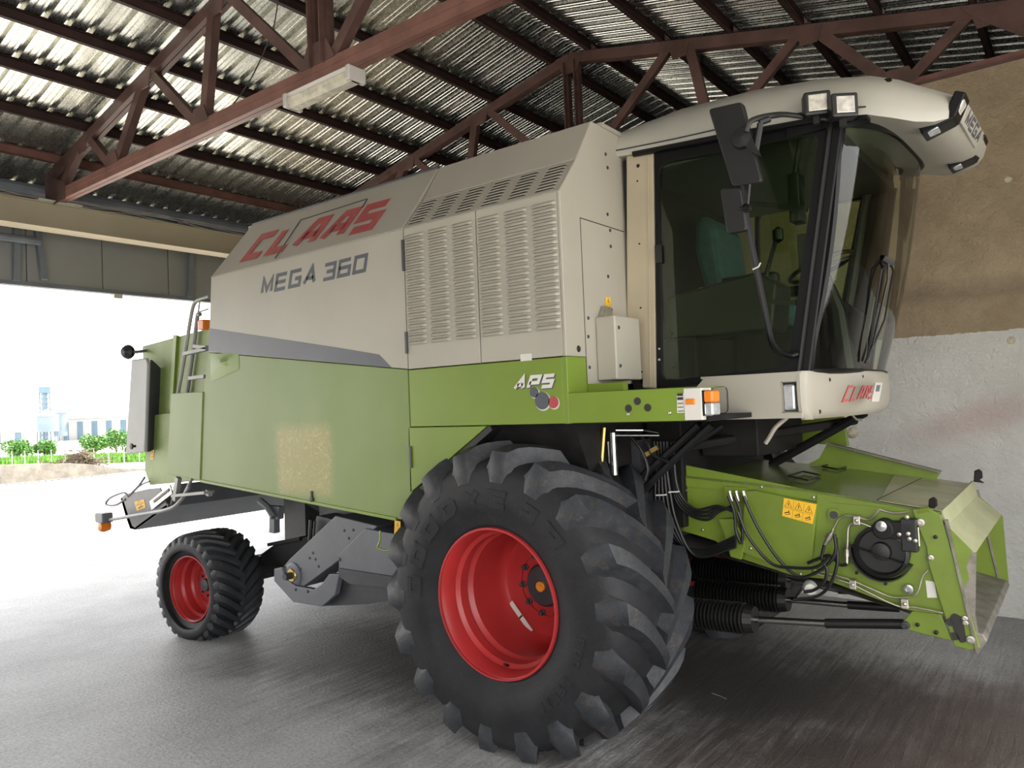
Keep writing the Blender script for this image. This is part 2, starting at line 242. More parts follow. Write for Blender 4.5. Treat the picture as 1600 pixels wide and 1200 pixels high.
# ------------------------------------------------------------------ mesh helpers
class MB:
    def __init__(s): s.v = []; s.f = []
    def add(s, v, f):
        o = len(s.v); s.v += [tuple(p) for p in v]; s.f += [tuple(i+o for i in q) for q in f]; return s
    def box(s, a, b):
        (x0, x1), (y0, y1), (z0, z1) = [sorted(p) for p in zip(a, b)]
        return s.add([(x, y, z) for x in (x0, x1) for y in (y0, y1) for z in (z0, z1)],
                     [(0, 1, 3, 2), (4, 6, 7, 5), (0, 4, 5, 1), (2, 3, 7, 6), (0, 2, 6, 4), (1, 5, 7, 3)])
    def slab(s, pts, vec):
        """polygon of 3D points pushed along vec"""
        n = len(pts); vec = Vector(vec); p = [Vector(q) for q in pts]
        nn = Vector((0, 0, 0))
        for i in range(n): nn += p[i].cross(p[(i+1) % n])
        if nn.dot(vec) > 0: p.reverse()
        v = p + [q+vec for q in p]
        return s.add(v, [tuple(range(n)), tuple(range(2*n-1, n-1, -1))] + [(i, n+i, n+(i+1) % n, (i+1) % n) for i in range(n)])
    def py(s, xz, y0, y1): return s.slab([(x, y0, z) for x, z in xz], (0, y1-y0, 0))
    def px(s, yz, x0, x1): return s.slab([(x0, y, z) for y, z in yz], (x1-x0, 0, 0))
    def pz(s, xy, z0, z1): return s.slab([(x, y, z0) for x, y in xy], (0, 0, z1-z0))
    def bar(s, a, b, wd, ht, upv=(0, 0, 1)):
        a = Vector(a); b = Vector(b); d = (b-a).normalized(); sd = d.cross(Vector(upv))
        if sd.length < 1e-4: sd = d.cross(Vector((0, 1, 0)))
        sd.normalize(); u = sd.cross(d)
        q = [a+sd*(i*wd/2)+u*(j*ht/2) for i, j in ((-1, -1), (1, -1), (1, 1), (-1, 1))]
        return s.slab(q, b-a)
    def tube(s, pts, r, n=8, cap=True, closed=False):
        pts = [Vector(p) for p in pts]; m = len(pts); rr = r if isinstance(r, (list, tuple)) else [r]*m; v = []; prev = None
        for i, p in enumerate(pts):
            if closed: d = pts[(i+1) % m]-pts[i-1]
            else: d = pts[min(i+1, m-1)]-pts[max(i-1, 0)]
            d.normalize()
            if prev is None:
                a = d.orthogonal().normalized()
            else:
                a = prev - d*prev.dot(d)
                a = a.normalized() if a.length > 1e-5 else d.orthogonal().normalized()
            prev = a; b = d.cross(a)
            for k in range(n):
                t = 2*PI*k/n; v.append(p+a*(rr[i]*math.cos(t))+b*(rr[i]*math.sin(t)))
        f = []
        for i in range(m if closed else m-1):
            j = (i+1) % m
            for k in range(n):
                k2 = (k+1) % n; f.append((i*n+k, j*n+k, j*n+k2, i*n+k2)[::-1])
        if cap and not closed: f.append(tuple(range(n))); f.append(tuple(range(m*n-1, (m-1)*n-1, -1)))
        return s.add(v, f)
    def lathe(s, prof, c, axis=(0, 1, 0), n=32, a0=0, a1=2*PI, close=True):
        """prof: (radius, along axis)"""
        ax = Vector(axis).normalized(); a = ax.orthogonal().normalized() if abs(ax.y) < .99 else Vector((1, 0, 0)); b = ax.cross(a); c = Vector(c)
        m = len(prof); v = []
        for k in range(n):
            t = a0+(a1-a0)*k/n; d = a*math.cos(t)+b*math.sin(t)
            for r, h in prof: v.append(c+d*r+ax*h)
        f = [(k*m+i, k*m+i+1, ((k+1) % n)*m+i+1, ((k+1) % n)*m+i) for k in range(n) for i in range(m-1)]
        return s.add(v, f)
    def grid(s, rows):
        m = len(rows[0]); v = [p for r in rows for p in r]
        return s.add(v, [(i*m+j, i*m+j+1, (i+1)*m+j+1, (i+1)*m+j) for i in range(len(rows)-1) for j in range(m-1)])
    def build(s, name, mat, parent=None, loc=None, smooth=False, bev=0, angle=35):
        me = bpy.data.meshes.new(name); me.from_pydata(s.v, [], s.f)
        me.materials.append(M[mat] if isinstance(mat, str) else mat)
        bm = bmesh.new(); bm.from_mesh(me); bmesh.ops.recalc_face_normals(bm, faces=bm.faces); bm.to_mesh(me); bm.free()
        me.update()
        if smooth: me.shade_smooth(); me.set_sharp_from_angle(angle=math.radians(angle))
        o = bpy.data.objects.new(name, me); COL.objects.link(o)
        if loc is not None: o.location = loc
        if parent: o.parent = parent
        if bev:
            b = o.modifiers.new('bevel', 'BEVEL'); b.width = bev; b.segments = 2; b.limit_method = 'ANGLE'; b.angle_limit = math.radians(40)
        return o
def empty(name, loc=(0, 0, 0)):
    o = bpy.data.objects.new(name, None); COL.objects.link(o); o.location = loc; return o
def tag(o, label=None, cat=None, group=None, kind=None):
    for k, v in (('label', label), ('category', cat), ('group', group), ('kind', kind)):
        if v: o[k] = v
    return o
def cp(o, parent=None, mat=None):
    c = o.copy(); COL.objects.link(c); c.parent = parent
    if mat is not None: c.matrix_local = mat
    return c
def arc(p, steps=6, r=.1):
    """round the corners of a polyline"""
    p = [Vector(q) for q in p]; out = [p[0]]
    for i in range(1, len(p)-1):
        a, b, c = p[i-1], p[i], p[i+1]; ra = min(r, (a-b).length*.45); rb = min(r, (c-b).length*.45)
        s = b+(a-b).normalized()*ra; e = b+(c-b).normalized()*rb
        for k in range(steps+1):
            t = k/steps; out.append(s*(1-t)**2+b*2*t*(1-t)+e*t*t)
    return out+[p[-1]]
def spline(p, n=8):
    p = [Vector(q) for q in p]; q = [2*p[0]-p[1]]+p+[2*p[-1]-p[-2]]; out = []
    for i in range(1, len(q)-2):
        for k in range(n):
            t = k/n; a, b, c, d = q[i-1], q[i], q[i+1], q[i+2]
            out.append(.5*((2*b)+(c-a)*t+(2*a-5*b+4*c-d)*t*t+(3*b-a-3*c+d)*t**3))
    return out+[p[-1]]

GL = {'C': [[(1, .75), (1, 1), (0, 1), (0, 0), (1, 0), (1, .25)]], 'c': [[(1, 1), (0, 1), (0, 0), (1, 0)]], 'L': [[(0, 1), (0, 0), (1, 0)]],
      'A': [[(0, 0), (.42, 1), (1, 1), (1, 0)], [(.18, .38), (1, .38)]], 'S': [[(1, 1), (0, 1), (0, .5), (1, .5), (1, 0), (0, 0)]],
      'M': [[(0, 0), (0, 1), (.5, .15), (1, 1), (1, 0)]], 'E': [[(1, 1), (0, 1), (0, 0), (1, 0)], [(0, .5), (.95, .5)]],
      'G': [[(1, 1), (0, 1), (0, 0), (1, 0), (1, .48), (.5, .48)]], 'a': [[(0, 0), (.62, 1), (1, 0)], [(.2, .3), (.88, .3)]],
      '3': [[(0, 1), (1, 1), (1, 0), (0, 0)], [(.25, .5), (1, .5)]], '6': [[(1, 1), (0, 1), (0, 0), (1, 0), (1, .52), (0, .52)]],
      '0': [[(0, 0), (0, 1), (1, 1), (1, 0), (0, 0)]], 'O': [[(0, 0), (0, 1), (1, 1), (1, 0), (0, 0)]], 'P': [[(0, 0), (0, 1), (1, 1), (1, .42), (0, .42)]],
      'D': [[(0, 0), (0, 1), (.75, 1), (1, .75), (1, .25), (.75, 0), (0, 0)]], 'Y': [[(0, 1), (.5, .5), (1, 1)], [(.5, .5), (.5, 0)]],
      'R': [[(0, 0), (0, 1), (1, 1), (1, .48), (0, .48)], [(.45, .48), (1, 0)]], '1': [[(.5, 0), (.5, 1)]], 'I': [[(.5, 0), (.5, 1)]],
      'T': [[(0, 1), (1, 1)], [(.5, 1), (.5, 0)]], 'N': [[(0, 0), (0, 1), (1, 0), (1, 1)]], 'B': [[(0, 0), (0, 1), (.9, 1), (.9, .55), (0, .55)], [(.9, .55), (1, .5), (1, 0), (0, 0)]]}
GL['8'] = [[(0, 0), (0, 1), (1, 1), (1, 0), (0, 0)], [(0, .5), (1, .5)]]; GL['5'] = GL['S']; GL['2'] = [[(0, 1), (1, 1), (1, .5), (0, .5), (0, 0), (1, 0)]]
def ribbon(pl, t):
    """2D polyline -> list of mitred quads"""
    n = len(pl); P = [Vector((x, y)) for x, y in pl]; closed = (P[0]-P[-1]).length < 1e-6
    L_, R_ = [], []
    for i in range(n):
        d0 = (P[i]-P[i-1]).normalized() if i else ((P[-1]-P[-2]).normalized() if closed else None)
        d1 = (P[i+1]-P[i]).normalized() if i < n-1 else ((P[1]-P[0]).normalized() if closed else None)
        if d0 is None: d0 = d1
        if d1 is None: d1 = d0
        n0 = Vector((-d0.y, d0.x)); n1 = Vector((-d1.y, d1.x)); b = n0+n1
        b = n0 if b.length < 1e-4 else b/max(.35, b.dot(n0)/1.0)*1.0
        q = P[i].copy()
        if not closed and i == 0: q -= d1*t*.0
        L_.append(q+b*t/2); R_.append(q-b*t/2)
    return [(R_[i], R_[i+1], L_[i+1], L_[i]) for i in range(n-1)]
def text3d(mb, s, BL, BR, TL, widths=None, t=.22, gap=.28, thick=.002, nrm=None, wd=1.0):
    """stroke letters laid in the parallelogram BL BR TL; thick along the outward normal"""
    BL, BR, TL = Vector(BL), Vector(BR), Vector(TL); U = BR-BL; V = TL-BL
    nrm = nrm or U.cross(V).normalized()
    if nrm.dot(CAM-BL) < 0: nrm = -nrm
    H = V.length; tot = sum((.5 if c == ' ' else (.25 if c in '1I' else 1))+gap for c in s)-gap; cw = U.length/tot
    x = 0
    for c in s:
        w_ = .5 if c == ' ' else (.25 if c in '1I' else 1)
        if c != ' ':
            for pl in GL[c]:
                # work in real units so the stroke keeps its width
                tt = t*H; ins = tt/2
                q = [(x*cw+ins+px_*(w_*cw-2*ins) if w_ > .3 else x*cw+w_*cw/2, ins+py_*(H-2*ins)) for px_, py_ in pl]
                for quad in ribbon(q, tt):
                    pts = [BL+U.normalized()*a.x+V/H*a.y for a in quad]
                    mb.slab(pts, nrm*thick)
        x += w_+gap
    return mb

# ================================================================== SETTING
g = MB(); g.box((-8.4, -10, -.3), (12, 17, 0)); floor = tag(g.build('floor', 'floor'), 'grey broomed concrete shed floor with dark oil stains, dim right side painted in', None, None, 'structure')
# yard outside, then the land falling away
y_ = MB()
y_.grid([[(x, y, z) for y in (-120, -10, 16, 60, 260)] for x, z in ((-8.4, -.01), (-20, -.02), (-30, -.05), (-36, -.45), (-112, -5.2), (-160, -4.8), (-600, -4.8))])
tag(y_.build('yard_ground', 'yard', smooth=True), 'sunlit pale yard outside the open eave', None, None, 'structure')
# back wall (parallel to the machine)
wl = MB(); wl.box((-7.4, 2.87, 0), (9, 3.15, 4.775)); wall_back = tag(wl.build('wall_back', 'plaster'), 'rough plastered wall, bare brown above and limewashed below', None, None, 'structure')
cap = MB(); cap.box((-7.4, 2.855, 4.775), (9, 3.16, 4.80)); cap.build('wall_plate', 'brown', wall_back)
def knob(x, z, r, name, mat):
    m = MB(); rows = []
    for i in range(7):
        a = PI*i/6; rows.append([(x+r*math.sin(a)*math.cos(t)*(1+.25*random.random()), 2.87-abs(r*math.sin(a)*math.sin(t))*.8, z+r*math.cos(a)*(1+.2*random.random())) for t in [PI*k/8+PI for k in range(9)]])
    m.grid(rows); return m.build(name, mat, wall_back, smooth=True)
p = onY(1332, 676, 2.86); knob(p.x, p.z, .05, 'foam_blob', 'foam')
p = onY(1574, 280, 2.86); knob(p.x, p.z, .03, 'plaster_lump', 'foam'); p = onY(1580, 532, 2.86); knob(p.x, p.z, .03, 'plaster_lump', 'foam')
# far bay closed in near-black to keep it dark; unseen right-hand wall added
wl = MB(); wl.box((-8.3, 16, 0), (9, 16.2, 6.35)); wl.box((4.3, 3.15, 0), (4.5, 16, 5.0)); tag(wl.build('shade_wall_far', 'dark'), 'near-black end wall of the bay beyond, closed in to keep it dark', None, None, 'structure')
wl = MB(); wl.box((-8.3, 3.1, 0), (-8.1, 16, 5)); tag(wl.build('shade_wall_left', 'dark'), 'near-black side wall of the bay beyond, closed in to keep it dark', None, None, 'structure')

wl = MB(); wl.box((-8.3, -9.6, 0), (.6, -9.3, 6.4)); wl.box((.6, -9.6, 4.6), (4.5, -9.3, 6.4)); tag(wl.build('unseen_wall_front', 'panelwall'), 'unseen end wall added behind the camera, gateway sized for the light', None, None, 'structure')  # unseen wall, gateway shaped to balance the light and glass reflections
wl = MB(); wl.box((4.3, -9.3, 4.0), (4.5, 2.87, 5.2)); wl.box((4.3, .2, 0), (4.5, 2.87, 4.0)); tag(wl.build('unseen_wall_right', 'plaster'), 'unseen side wall added at the right, opening sized for the light', None, None, 'structure')  # unseen wall, its opening sized to let in fill light
# ---- roof
RX, RZ, SL = -2.1, 6.42, .22             # ridge x, underside of sheet at ridge, slope
def rz(x): return RZ-SL*abs(x-RX)
EL, ER = -8.35, 4.15                     # eaves
YA, YB = -9.5, 16.5
ceiling = tag(empty('ceiling', (0, 0, 0)), 'galvanised corrugated roof on brown steel purlins', None, None, 'structure')
def sheet(y0, side):
    """one roofing sheet: five ribs, three flutes between"""
    m = MB(); prof = []
    P = .2
    for k in range(5):
        b = y0+k*P
        prof += [(b, 0), (b+.028, 0), (b+.034, .010), (b+.042, .010), (b+.048, 0), (b+.085, 0), (b+.091, .010), (b+.099, .010), (b+.105, 0), (b+.130, 0), (b+.146, .045), (b+.174, .045), (b+.190, 0)]
    prof.append((y0+5*P, 0))
    xe = EL if side < 0 else ER
    m.grid([[(x, y, rz(x)+h) for y, h in prof] for x in (RX, RX+(xe-RX)/2, xe)])
    return m.build('roof_sheet', 'roof', ceiling)
yy = YA
while yy < YB:
    sheet(yy, -1); sheet(yy, 1); yy += 1.0
PUR = [.28, 1.24, 2.03, 2.75, 3.46, 4.22, 5.05]
HP = .115
for sgn in (-1, 1):
    for d in PUR:
        x = RX+sgn*d
        z1 = rz(x)-.004; a = SL*-sgn
        # C section: web and two lips
        m = MB(); t = .006; w_ = .055
        e = -sgn   # open side faces down-slope
        m.box((x-w_/2, YA, z1-HP), (x+w_/2, YB, z1-HP+t)); m.box((x-w_/2, YA, z1-t), (x+w_/2, YB, z1)); m.box((x-w_/2, YA, z1-HP), (x-w_/2+t, YB, z1))
        m.box((x+w_/2-.004, YA, z1-HP), (x+w_/2, YB, z1-HP+.016)); m.box((x+w_/2-.004, YA, z1-.012), (x+w_/2, YB, z1))
        m.build('purlin', 'primer_lit' if d > 4.9 else 'purlin', ceiling)
def truss(y, name, label):
    r = tag(empty(name, (RX, y, 4.72)), label, 'truss')
    L = lambda mb, n, mt='brown': mb.build(n, mt, r, loc=(-RX, -y, -4.72))
    tz = lambda x: rz(x)-HP-.068
    xl, xr = -7.35, 3.3
    # bottom chord: two channels with a seam
    m = MB(); m.box((xl-.05, y-.055, 4.72), (xr, y-.004, 4.86)); m.box((xl-.05, y+.004, 4.72), (xr, y+.055, 4.86)); m.box((xl-.05, y-.06, 4.788), (xr, y-.05, 4.796)); L(m, 'bottom_chord', 'primer_lit')
    for s in (-1, 1):
        xe = xl-.05 if s < 0 else xr+.3
        m = MB(); m.bar((RX, y-.03, tz(RX)), (xe, y-.03, tz(xe)), .05, .125, (0, 0, 1)); m.bar((RX, y+.03, tz(RX)), (xe, y+.03, tz(xe)), .05, .125, (0, 0, 1)); L(m, 'top_chord')
    web = [(-.48, 4.86, -.48, 0)]
    def W(a, b, n='web_member', wd=.075):
        m = MB(); m.bar((a[0], y, a[1]), (b[0], y, b[1]), .07, wd); m.bar((a[0], y-.045, a[1]), (b[0], y-.045, b[1]), .012, wd+.02); L(m, n)
    for s in (-1, 1):
        X = lambda d: RX+s*d
        bot = [(5.15, 4.86), (3.58, 4.86), (1.8, 4.86)]; tb = [4.3, 2.82, 1.42]
        W((X(5.05), 4.8), (X(4.45), tz(X(4.45))))
        W((X(3.66), 4.84), (X(4.2), tz(X(4.2))))
        W((X(3.56), 4.84), (X(2.88), tz(X(2.88))), wd=.09)
        W((X(1.86), 4.84), (X(2.74), tz(X(2.74))))
        W((X(1.76), 4.84), (X(1.55), tz(X(1.55))), wd=.09)
        W((X(.14), 4.84), (X(1.32), tz(X(1.32))))
        for d in (3.6, 1.8):
            m = MB(); m.slab([(X(d-.16), y-.062, 4.84), (X(d+.16), y-.062, 4.84), (X(d+.09), y-.062, 4.99), (X(d-.09), y-.062, 4.99)], (0, .012, 0)); L(m, 'gusset_plate')
        for d in (2.82, 1.44, 4.32):
            m = MB(); zt = tz(X(d)); m.slab([(X(d-.13), y-.062, zt+.02), (X(d+.13), y-.062, zt+.02), (X(d+.08), y-.062, zt-.14), (X(d-.08), y-.062, zt-.14)], (0, .012, 0)); L(m, 'gusset_plate')
        for d in PUR:
            m = MB(); zt = rz(X(d))-HP; m.box((X(d)+s*.03, y-.05, zt-.005), (X(d)+s*.036, y+.05, zt+.07)); m.box((X(d)+s*.03, y-.05, zt-.005), (X(d)+s*.09, y+.05, zt+.002)); L(m, 'purlin_cleat')
    W((RX-.075, 4.84), (RX-.075, tz(RX)-.05), 'king_post'); W((RX+.075, 4.84), (RX+.075, tz(RX)-.05), 'king_post')
    m = MB(); m.slab([(RX-.22, y-.064, 4.85), (RX+.22, y-.064, 4.85), (RX+.12, y-.064, 5.03), (RX-.12, y-.064, 5.03)], (0, .014, 0)); L(m, 'gusset_plate')
    m = MB(); m.slab([(RX-.2, y-.064, tz(RX)+.03), (RX+.2, y-.064, tz(RX)+.03), (RX+.1, y-.064, tz(RX)-.2), (RX-.1, y-.064, tz(RX)-.2)], (0, .014, 0)); L(m, 'gusset_plate')
    m = MB(); m.slab([(2.0, y-.07, tz(2.0)+.06), (3.6, y-.07, tz(3.6)+.06), (3.6, y-.07, tz(3.6)-.30), (2.45, y-.07, tz(2.45)-.26), (2.15, y-.07, tz(2.15)-.08)], (0, .012, 0)); L(m, 'eave_gusset')
    # heel plates at both bearings
    for x0, s in ((xl, 1), (xr-.1, -1)):
        m = MB(); m.slab([(x0-s*.1, y-.066, 4.7), (x0+s*.45, y-.066, 4.7), (x0+s*.45, y-.066, 4.9), (x0-s*.1, y-.066, tz(x0)+.05)], (0, .012, 0)); L(m, 'heel_plate')
    return r
truss(-.9, 'roof_truss', 'brown steel roof truss, the nearer one, with the strip lamp under its bottom chord')
truss(2.95, 'roof_truss', 'brown steel roof truss farther back, standing on the plastered wall behind the cab')
# hanging wire on the near truss
m = MB(); m.tube(spline([onY(436, -10, -.9), onY(428, 40, -.9), onY(415, 75, -.95), onY(388, 130, -.9), onY(350, 182, -.9)]), .006, 5)
tag(m.build('hanging_wire', 'wire', smooth=True), 'thin dark wire hanging slantwise beside the nearer truss', 'wire')
# strip lamp under the near truss
r = tag(empty('strip_lamp', (-2.05, -.9, 4.7)), 'unlit twin-tube fluorescent strip lamp with clear cover hanging under truss', 'lamp')
m = MB(); m.px([(-.98, 4.715), (-.82, 4.715), (-.84, 4.675), (-.96, 4.675)], -2.50, -1.72); m.build('housing', 'white', r, loc=(2.05, .9, -4.7), bev=.006)
m = MB(); m.px([(-.985, 4.675), (-.815, 4.675), (-.83, 4.625), (-.86, 4.6), (-.94, 4.6), (-.97, 4.625)], -2.53, -1.69); m.build('diffuser', paint('ribbed clear cover', (.62, .58, .45), .3, var=.2, scale=14, dirt=.3, dirtc=(.4, .36, .26)), r, loc=(2.05, .9, -4.7), bev=.01)
for x in (-2.54, -1.73):
    m = MB(); m.box((x, -.99, 4.6), (x+.045, -.81, 4.72)); m.build('end_cap', 'white', r, loc=(2.05, .9, -4.7), bev=.01)

# ---- left eave: yellow beam, cladding panels above the opening, conduit
XB = -7.35
eave = tag(empty('wall_eave', (-8.1, 0, 3.8)), 'grey clad strip above the open side with pale beam', None, None, 'structure')
E_ = lambda mb, n, mt, **k: mb.build(n, mt, eave, loc=(8.1, 0, -3.8), **k)
m = MB(); m.box((XB-.1, -7.4, 4.42), (XB+.1, 2.87, 4.70)); m.box((XB-.14, -7.4, 4.40), (XB+.14, 2.87, 4.42)); m.box((XB-.14, -7.4, 4.70), (XB+.14, 2.87, 4.715)); E_(m, 'eave_beam', 'beam')
yk = onX(41, 400, -8.1).y
y0s = [yk-.95*k for k in range(7, 0, -1)]+[yk+.95*k for k in range(0, 5)]
for a in y0s:
    m = MB(); m.box((-8.15, a+.006, 3.84), (-8.1, min(a+.944, 2.9), 5.02)); E_(m, 'cladding_panel', 'panelwall')
m = MB(); m.box((-8.2, -7.4, 3.80), (-8.08, 2.87, 3.855)); E_(m, 'lintel_rail', 'conduit')
m = MB(); m.box((-8.14, -9.3, 3.8), (-8.11, 16, 5.093)); E_(m, 'backing_sheet', 'steeldark')
for z in (4.86, 4.97):
    m = MB(); m.box((-8.1, -7.4, z-.03), (-8.02, 2.87, z+.03)); E_(m, 'girt', 'conduit')
m = MB(); m.tube([(-7.75, -7.4, 4.98), (-7.75, 2.87, 4.98)], .075, 10); E_(m, 'downpipe', 'conduit', smooth=True)
for k in range(4):
    q = random.Random(k); m = MB(); m.tube(spline([(-7.6-.03*k, -3+.9*i, 4.86+.05*math.sin(i*1.7+k)+.02*q.random()) for i in range(7)]), .007, 5); E_(m, 'cable', 'cable', smooth=True)
for pa, pb in (((58, 358), (69, 437)),):
    a = onX(*pa, -8.0); b = onX(*pb, -8.0); m = MB(); m.bar(a, b, .07, .07); E_(m, 'post', 'conduit')
for y in (-1.1, 1.25):
    m = MB(); m.bar((-8.05, y, 3.85), (-7.95, y, 5.0), .07, .07); E_(m, 'post', 'conduit')
a = onX(284, 335, -7.7); b = onX(279, 362, -7.7); m = MB(); m.bar(a, b, .06, .06); E_(m, 'bracket', 'conduit')
m = MB(); m.tube([(-7.9, -7, 4.36), (-7.9, onX(62, 355, -7.9).y, 4.36)], .05, 8); E_(m, 'drain_pipe', 'conduit', smooth=True)
a = onX(183, 458, -8.12); m = MB(); m.box((-8.16, a.y-.06, 3.74), (-8.08, a.y+.06, 3.80)); E_(m, 'lamp_box', 'white')
# bearing plate under the near truss
m = MB(); m.box((XB-.22, -1.15, 4.715), (XB+.2, -.65, 4.73)); E_(m, 'bearing_plate', 'white')

# ================================================================== OUTSIDE
def kerbwall():
    m = MB(); a = onZ(2, 757, 0); b = onZ(230, 735, 0); n = 14
    r = tag(empty('kerb_wall', a), 'low weathered concrete kerb wall across the yard', 'wall')
    d = (b-a); rows = []
    hs = [1.05, 1.0, .98, .95, .9, .86, .8, .74, .62, .45, .3, .22, .16, .1]
    pts = []
    for i in range(n):
        p = a+d*(i/(n-1)); h = hs[i]*.62*(1+.05*random.random())
        rows.append([p+Vector((-.35, 0, 0)), p+Vector((-.35, 0, h)), p+Vector((0, 0, h)), p])
    m.grid(rows); m.f.append((0, 1, 2, 3)); m.build('wall_body', 'kerb', r, loc=-a)
    return a, d
ka, kd = kerbwall()
# brush heap on the kerb
m = MB()
for k in range(420):
    t = random.gauss(.60, .05) if k % 2 else random.uniform(.3, .68); h = .08+.42*math.exp(-((t-.60)/.05)**2)
    p = ka+kd*t+Vector((random.uniform(-1.2, -.5), 0, random.uniform(.1, .45+h))); q = Vector((random.uniform(-.4, 0), random.gauss(0, .4), random.gauss(0, .1)))
    m.bar(p, p+q, .025, .025)
tag(m.build('brush_heap', 'plume'), 'heap of dry cut branches lying on the kerb wall', 'branches', None, 'stuff')
def fpt(px, py, D):     # point at distance D along the ray
    d = ray(px, py); return CAM+d*(D/fw.dot(d)/1.0)*1.0
posts = [-3, 19, 39, 60, 80.5, 102, 125, 147, 170, 194, 218, 243]
for i, px in enumerate(posts):
    p = fpt(px, 727, 125); p.z = -5.0
    r = empty('fence_post', p)
    tag(r, 'pale bent-top fence post in the grass, '+('leftmost of', 'second from the left in', 'third from the left in', 'fourth from the left in', 'fifth from the left in', 'sixth from the left in', 'seventh from the left in', 'eighth from the left in', 'ninth from the left in', 'tenth from the left in', 'eleventh from the left in', 'rightmost of')[i]+' its row', 'post', 'fence posts along the grass')
    m = MB(); m.tube([(0, 0, 0), (0, 0, 2.3), (.2, -.1, 2.7)], .09, 6); m.build('post_shaft', 'postc', r)
m = MB()
for z in (.6, 1.2, 1.8):
    m.tube([fpt(px, 727, 124.6).xy.to_3d()+Vector((0, 0, -5+z)) for px in posts], .012, 4)
tag(m.build('fence_wires', 'postc'), 'thin wires strung between the concrete fence posts', 'wire')
m = MB()
for k in range(7000):
    px = random.uniform(-60, 260); D = random.uniform(128, 141); p = fpt(px, 700, D); p.z = -5
    h = random.uniform(.7, 1.6); wd = .35; q = Vector((random.uniform(-1, 1), random.uniform(-1, 1), 0)).normalized()*wd
    m.add([p-q, p+q, p+q*.3+Vector((random.uniform(-.3, .3), 0, h))], [(0, 1, 2)])
tag(m.build('tall_grass', 'grass'), 'strip of tall bright grass behind the fence', 'grass', None, 'stuff')
def bush(px, D, wdt, h, label, seed):
    R_ = random.Random(seed); p = fpt(px, 700, D); p.z = -5
    r = tag(empty('bush', p), label, 'bush', 'bushes beyond the fence')
    m = MB(); blobs = [(R_.uniform(-.5, .5)*wdt, R_.uniform(-.3, .3)*wdt, R_.uniform(.35, .75)*h, R_.uniform(.22, .34)*h) for _ in range(14)]
    for k in range(2600):
        bx, by, bz, br = R_.choice(blobs); v = Vector((R_.gauss(0, 1), R_.gauss(0, 1), R_.gauss(0, 1))).normalized()*br*R_.uniform(.75, 1.05)
        c = Vector((bx, by, bz))+v; s = .2
        a = Vector((R_.gauss(0, 1), R_.gauss(0, 1), R_.gauss(0, 1))).normalized()*s; b = Vector((R_.gauss(0, 1), R_.gauss(0, 1), R_.gauss(0, 1))).normalized()*s
        m.add([c-a, c+b, c+a, c-b], [(0, 1, 2, 3)])
    f = m.build('foliage', 'leaf', r); f['kind'] = 'stuff'
    m = MB()
    for k in range(5):
        a = R_.uniform(0, 6.28); m.tube([(0, 0, 0), (math.cos(a)*.2*wdt, math.sin(a)*.2*wdt, h*.6)], [.1, .04], 6)
    m.build('stem', 'plume', r)
bush(28, 152, 4.6, 4.2, 'wide green bush at the left edge beyond the fence', 1)
bush(70, 156, 3.0, 3.9, 'green bush right of the widest one, beyond the fence', 2)
bush(146, 152, 4.0, 4.6, 'round green bush in front of the white hall', 3)
bush(182, 165, 3.6, 5.2, 'tall loose bush next to the grey cover of the combine', 4)
bush(212, 155, 4, 4.6, 'green bush half hidden behind the grey cover', 5)
def far_building(px0, px1, ytop, D, label, name='hall', mat='farwall', bands=0):
    a = fpt(px0, 700, D); b = fpt(px1, 700, D); zt = fpt(px0, ytop, D).z; a.z = b.z = -4.8
    r = tag(empty(name, a), label, 'building'); d = b-a; n = Vector((-d.y, d.x, 0)).normalized()*12
    if n.dot(fw) < 0: n = -n
    m = MB(); m.slab([a, b, b+n, a+n], (0, 0, zt+4.8)); m.build('walls', mat, r, loc=-a)
    m = MB(); q = Vector((0, 0, zt)); A = a.xy.to_3d()+q; B = b.xy.to_3d()+q
    up_ = Vector((0, 0, 2.0)); m.add([A-n*.05, B-n*.05, B+n*.5+up_, A+n*.5+up_, A+n*1.05, B+n*1.05], [(0, 1, 2, 3), (3, 2, 5, 4), (0, 3, 4), (1, 5, 2)]); m.build('roof', mat, r, loc=-a)
    for k in range(bands):
        t = (k+.5)/bands; m = MB(); c = a+d*t; m.slab([c-d.normalized()*1.1-n*.01, c+d.normalized()*1.1-n*.01, c+d.normalized()*1.1-n*.012, c-d.normalized()*1.1-n*.012], (0, 0, (zt+4.8)*.85)); m.build('door_bay', 'farblue', r, loc=-a)
    return r
far_building(92, 205, 655, 300, 'long white hall with blue door bays behind the bushes', 'hall', 'farwall', 5)
far_building(-20, 45, 675, 280, 'low pale shed at the far left horizon', 'shed', 'farwall', 2)
far_building(205, 330, 662, 320, 'pale hall beyond the rear of the combine', 'hall', 'farwall', 2)
def silo(px, D, rad, z0, z1, label):
    p = fpt(px, 700, D); p.z = -4.8
    r = tag(empty('silo', p), label, 'silo')
    prof = [(rad*(1+.02*(k % 2)), z0+(z1-z0)*k/16) for k in range(17)]; m = MB(); m.lathe(prof, (0, 0, 0), (0, 0, 1), 24); m.build('shell', 'silo', r, smooth=True)
    m = MB(); m.lathe([(rad*1.06, z1), (rad*.5, z1+rad*.45), (.1, z1+rad*.8)], (0, 0, 0), (0, 0, 1), 24); m.build('cone_roof', 'silo', r)
    for k in range(6):
        a = k*PI/3; m = MB(); m.tube([(rad*.9*math.cos(a), rad*.9*math.sin(a), 0), (rad*.9*math.cos(a), rad*.9*math.sin(a), z0)], .15, 6); m.build('leg', 'farblue', r)
silo(75, 260, 3.4, 4.2, 9.5, 'round galvanised grain silo with cone roof below the tower')
silo(96, 290, 2.2, 2, 11, 'narrow galvanised silo right of the round one')
silo(48, 300, 3.0, 1, 6.5, 'small silo at the far left horizon')
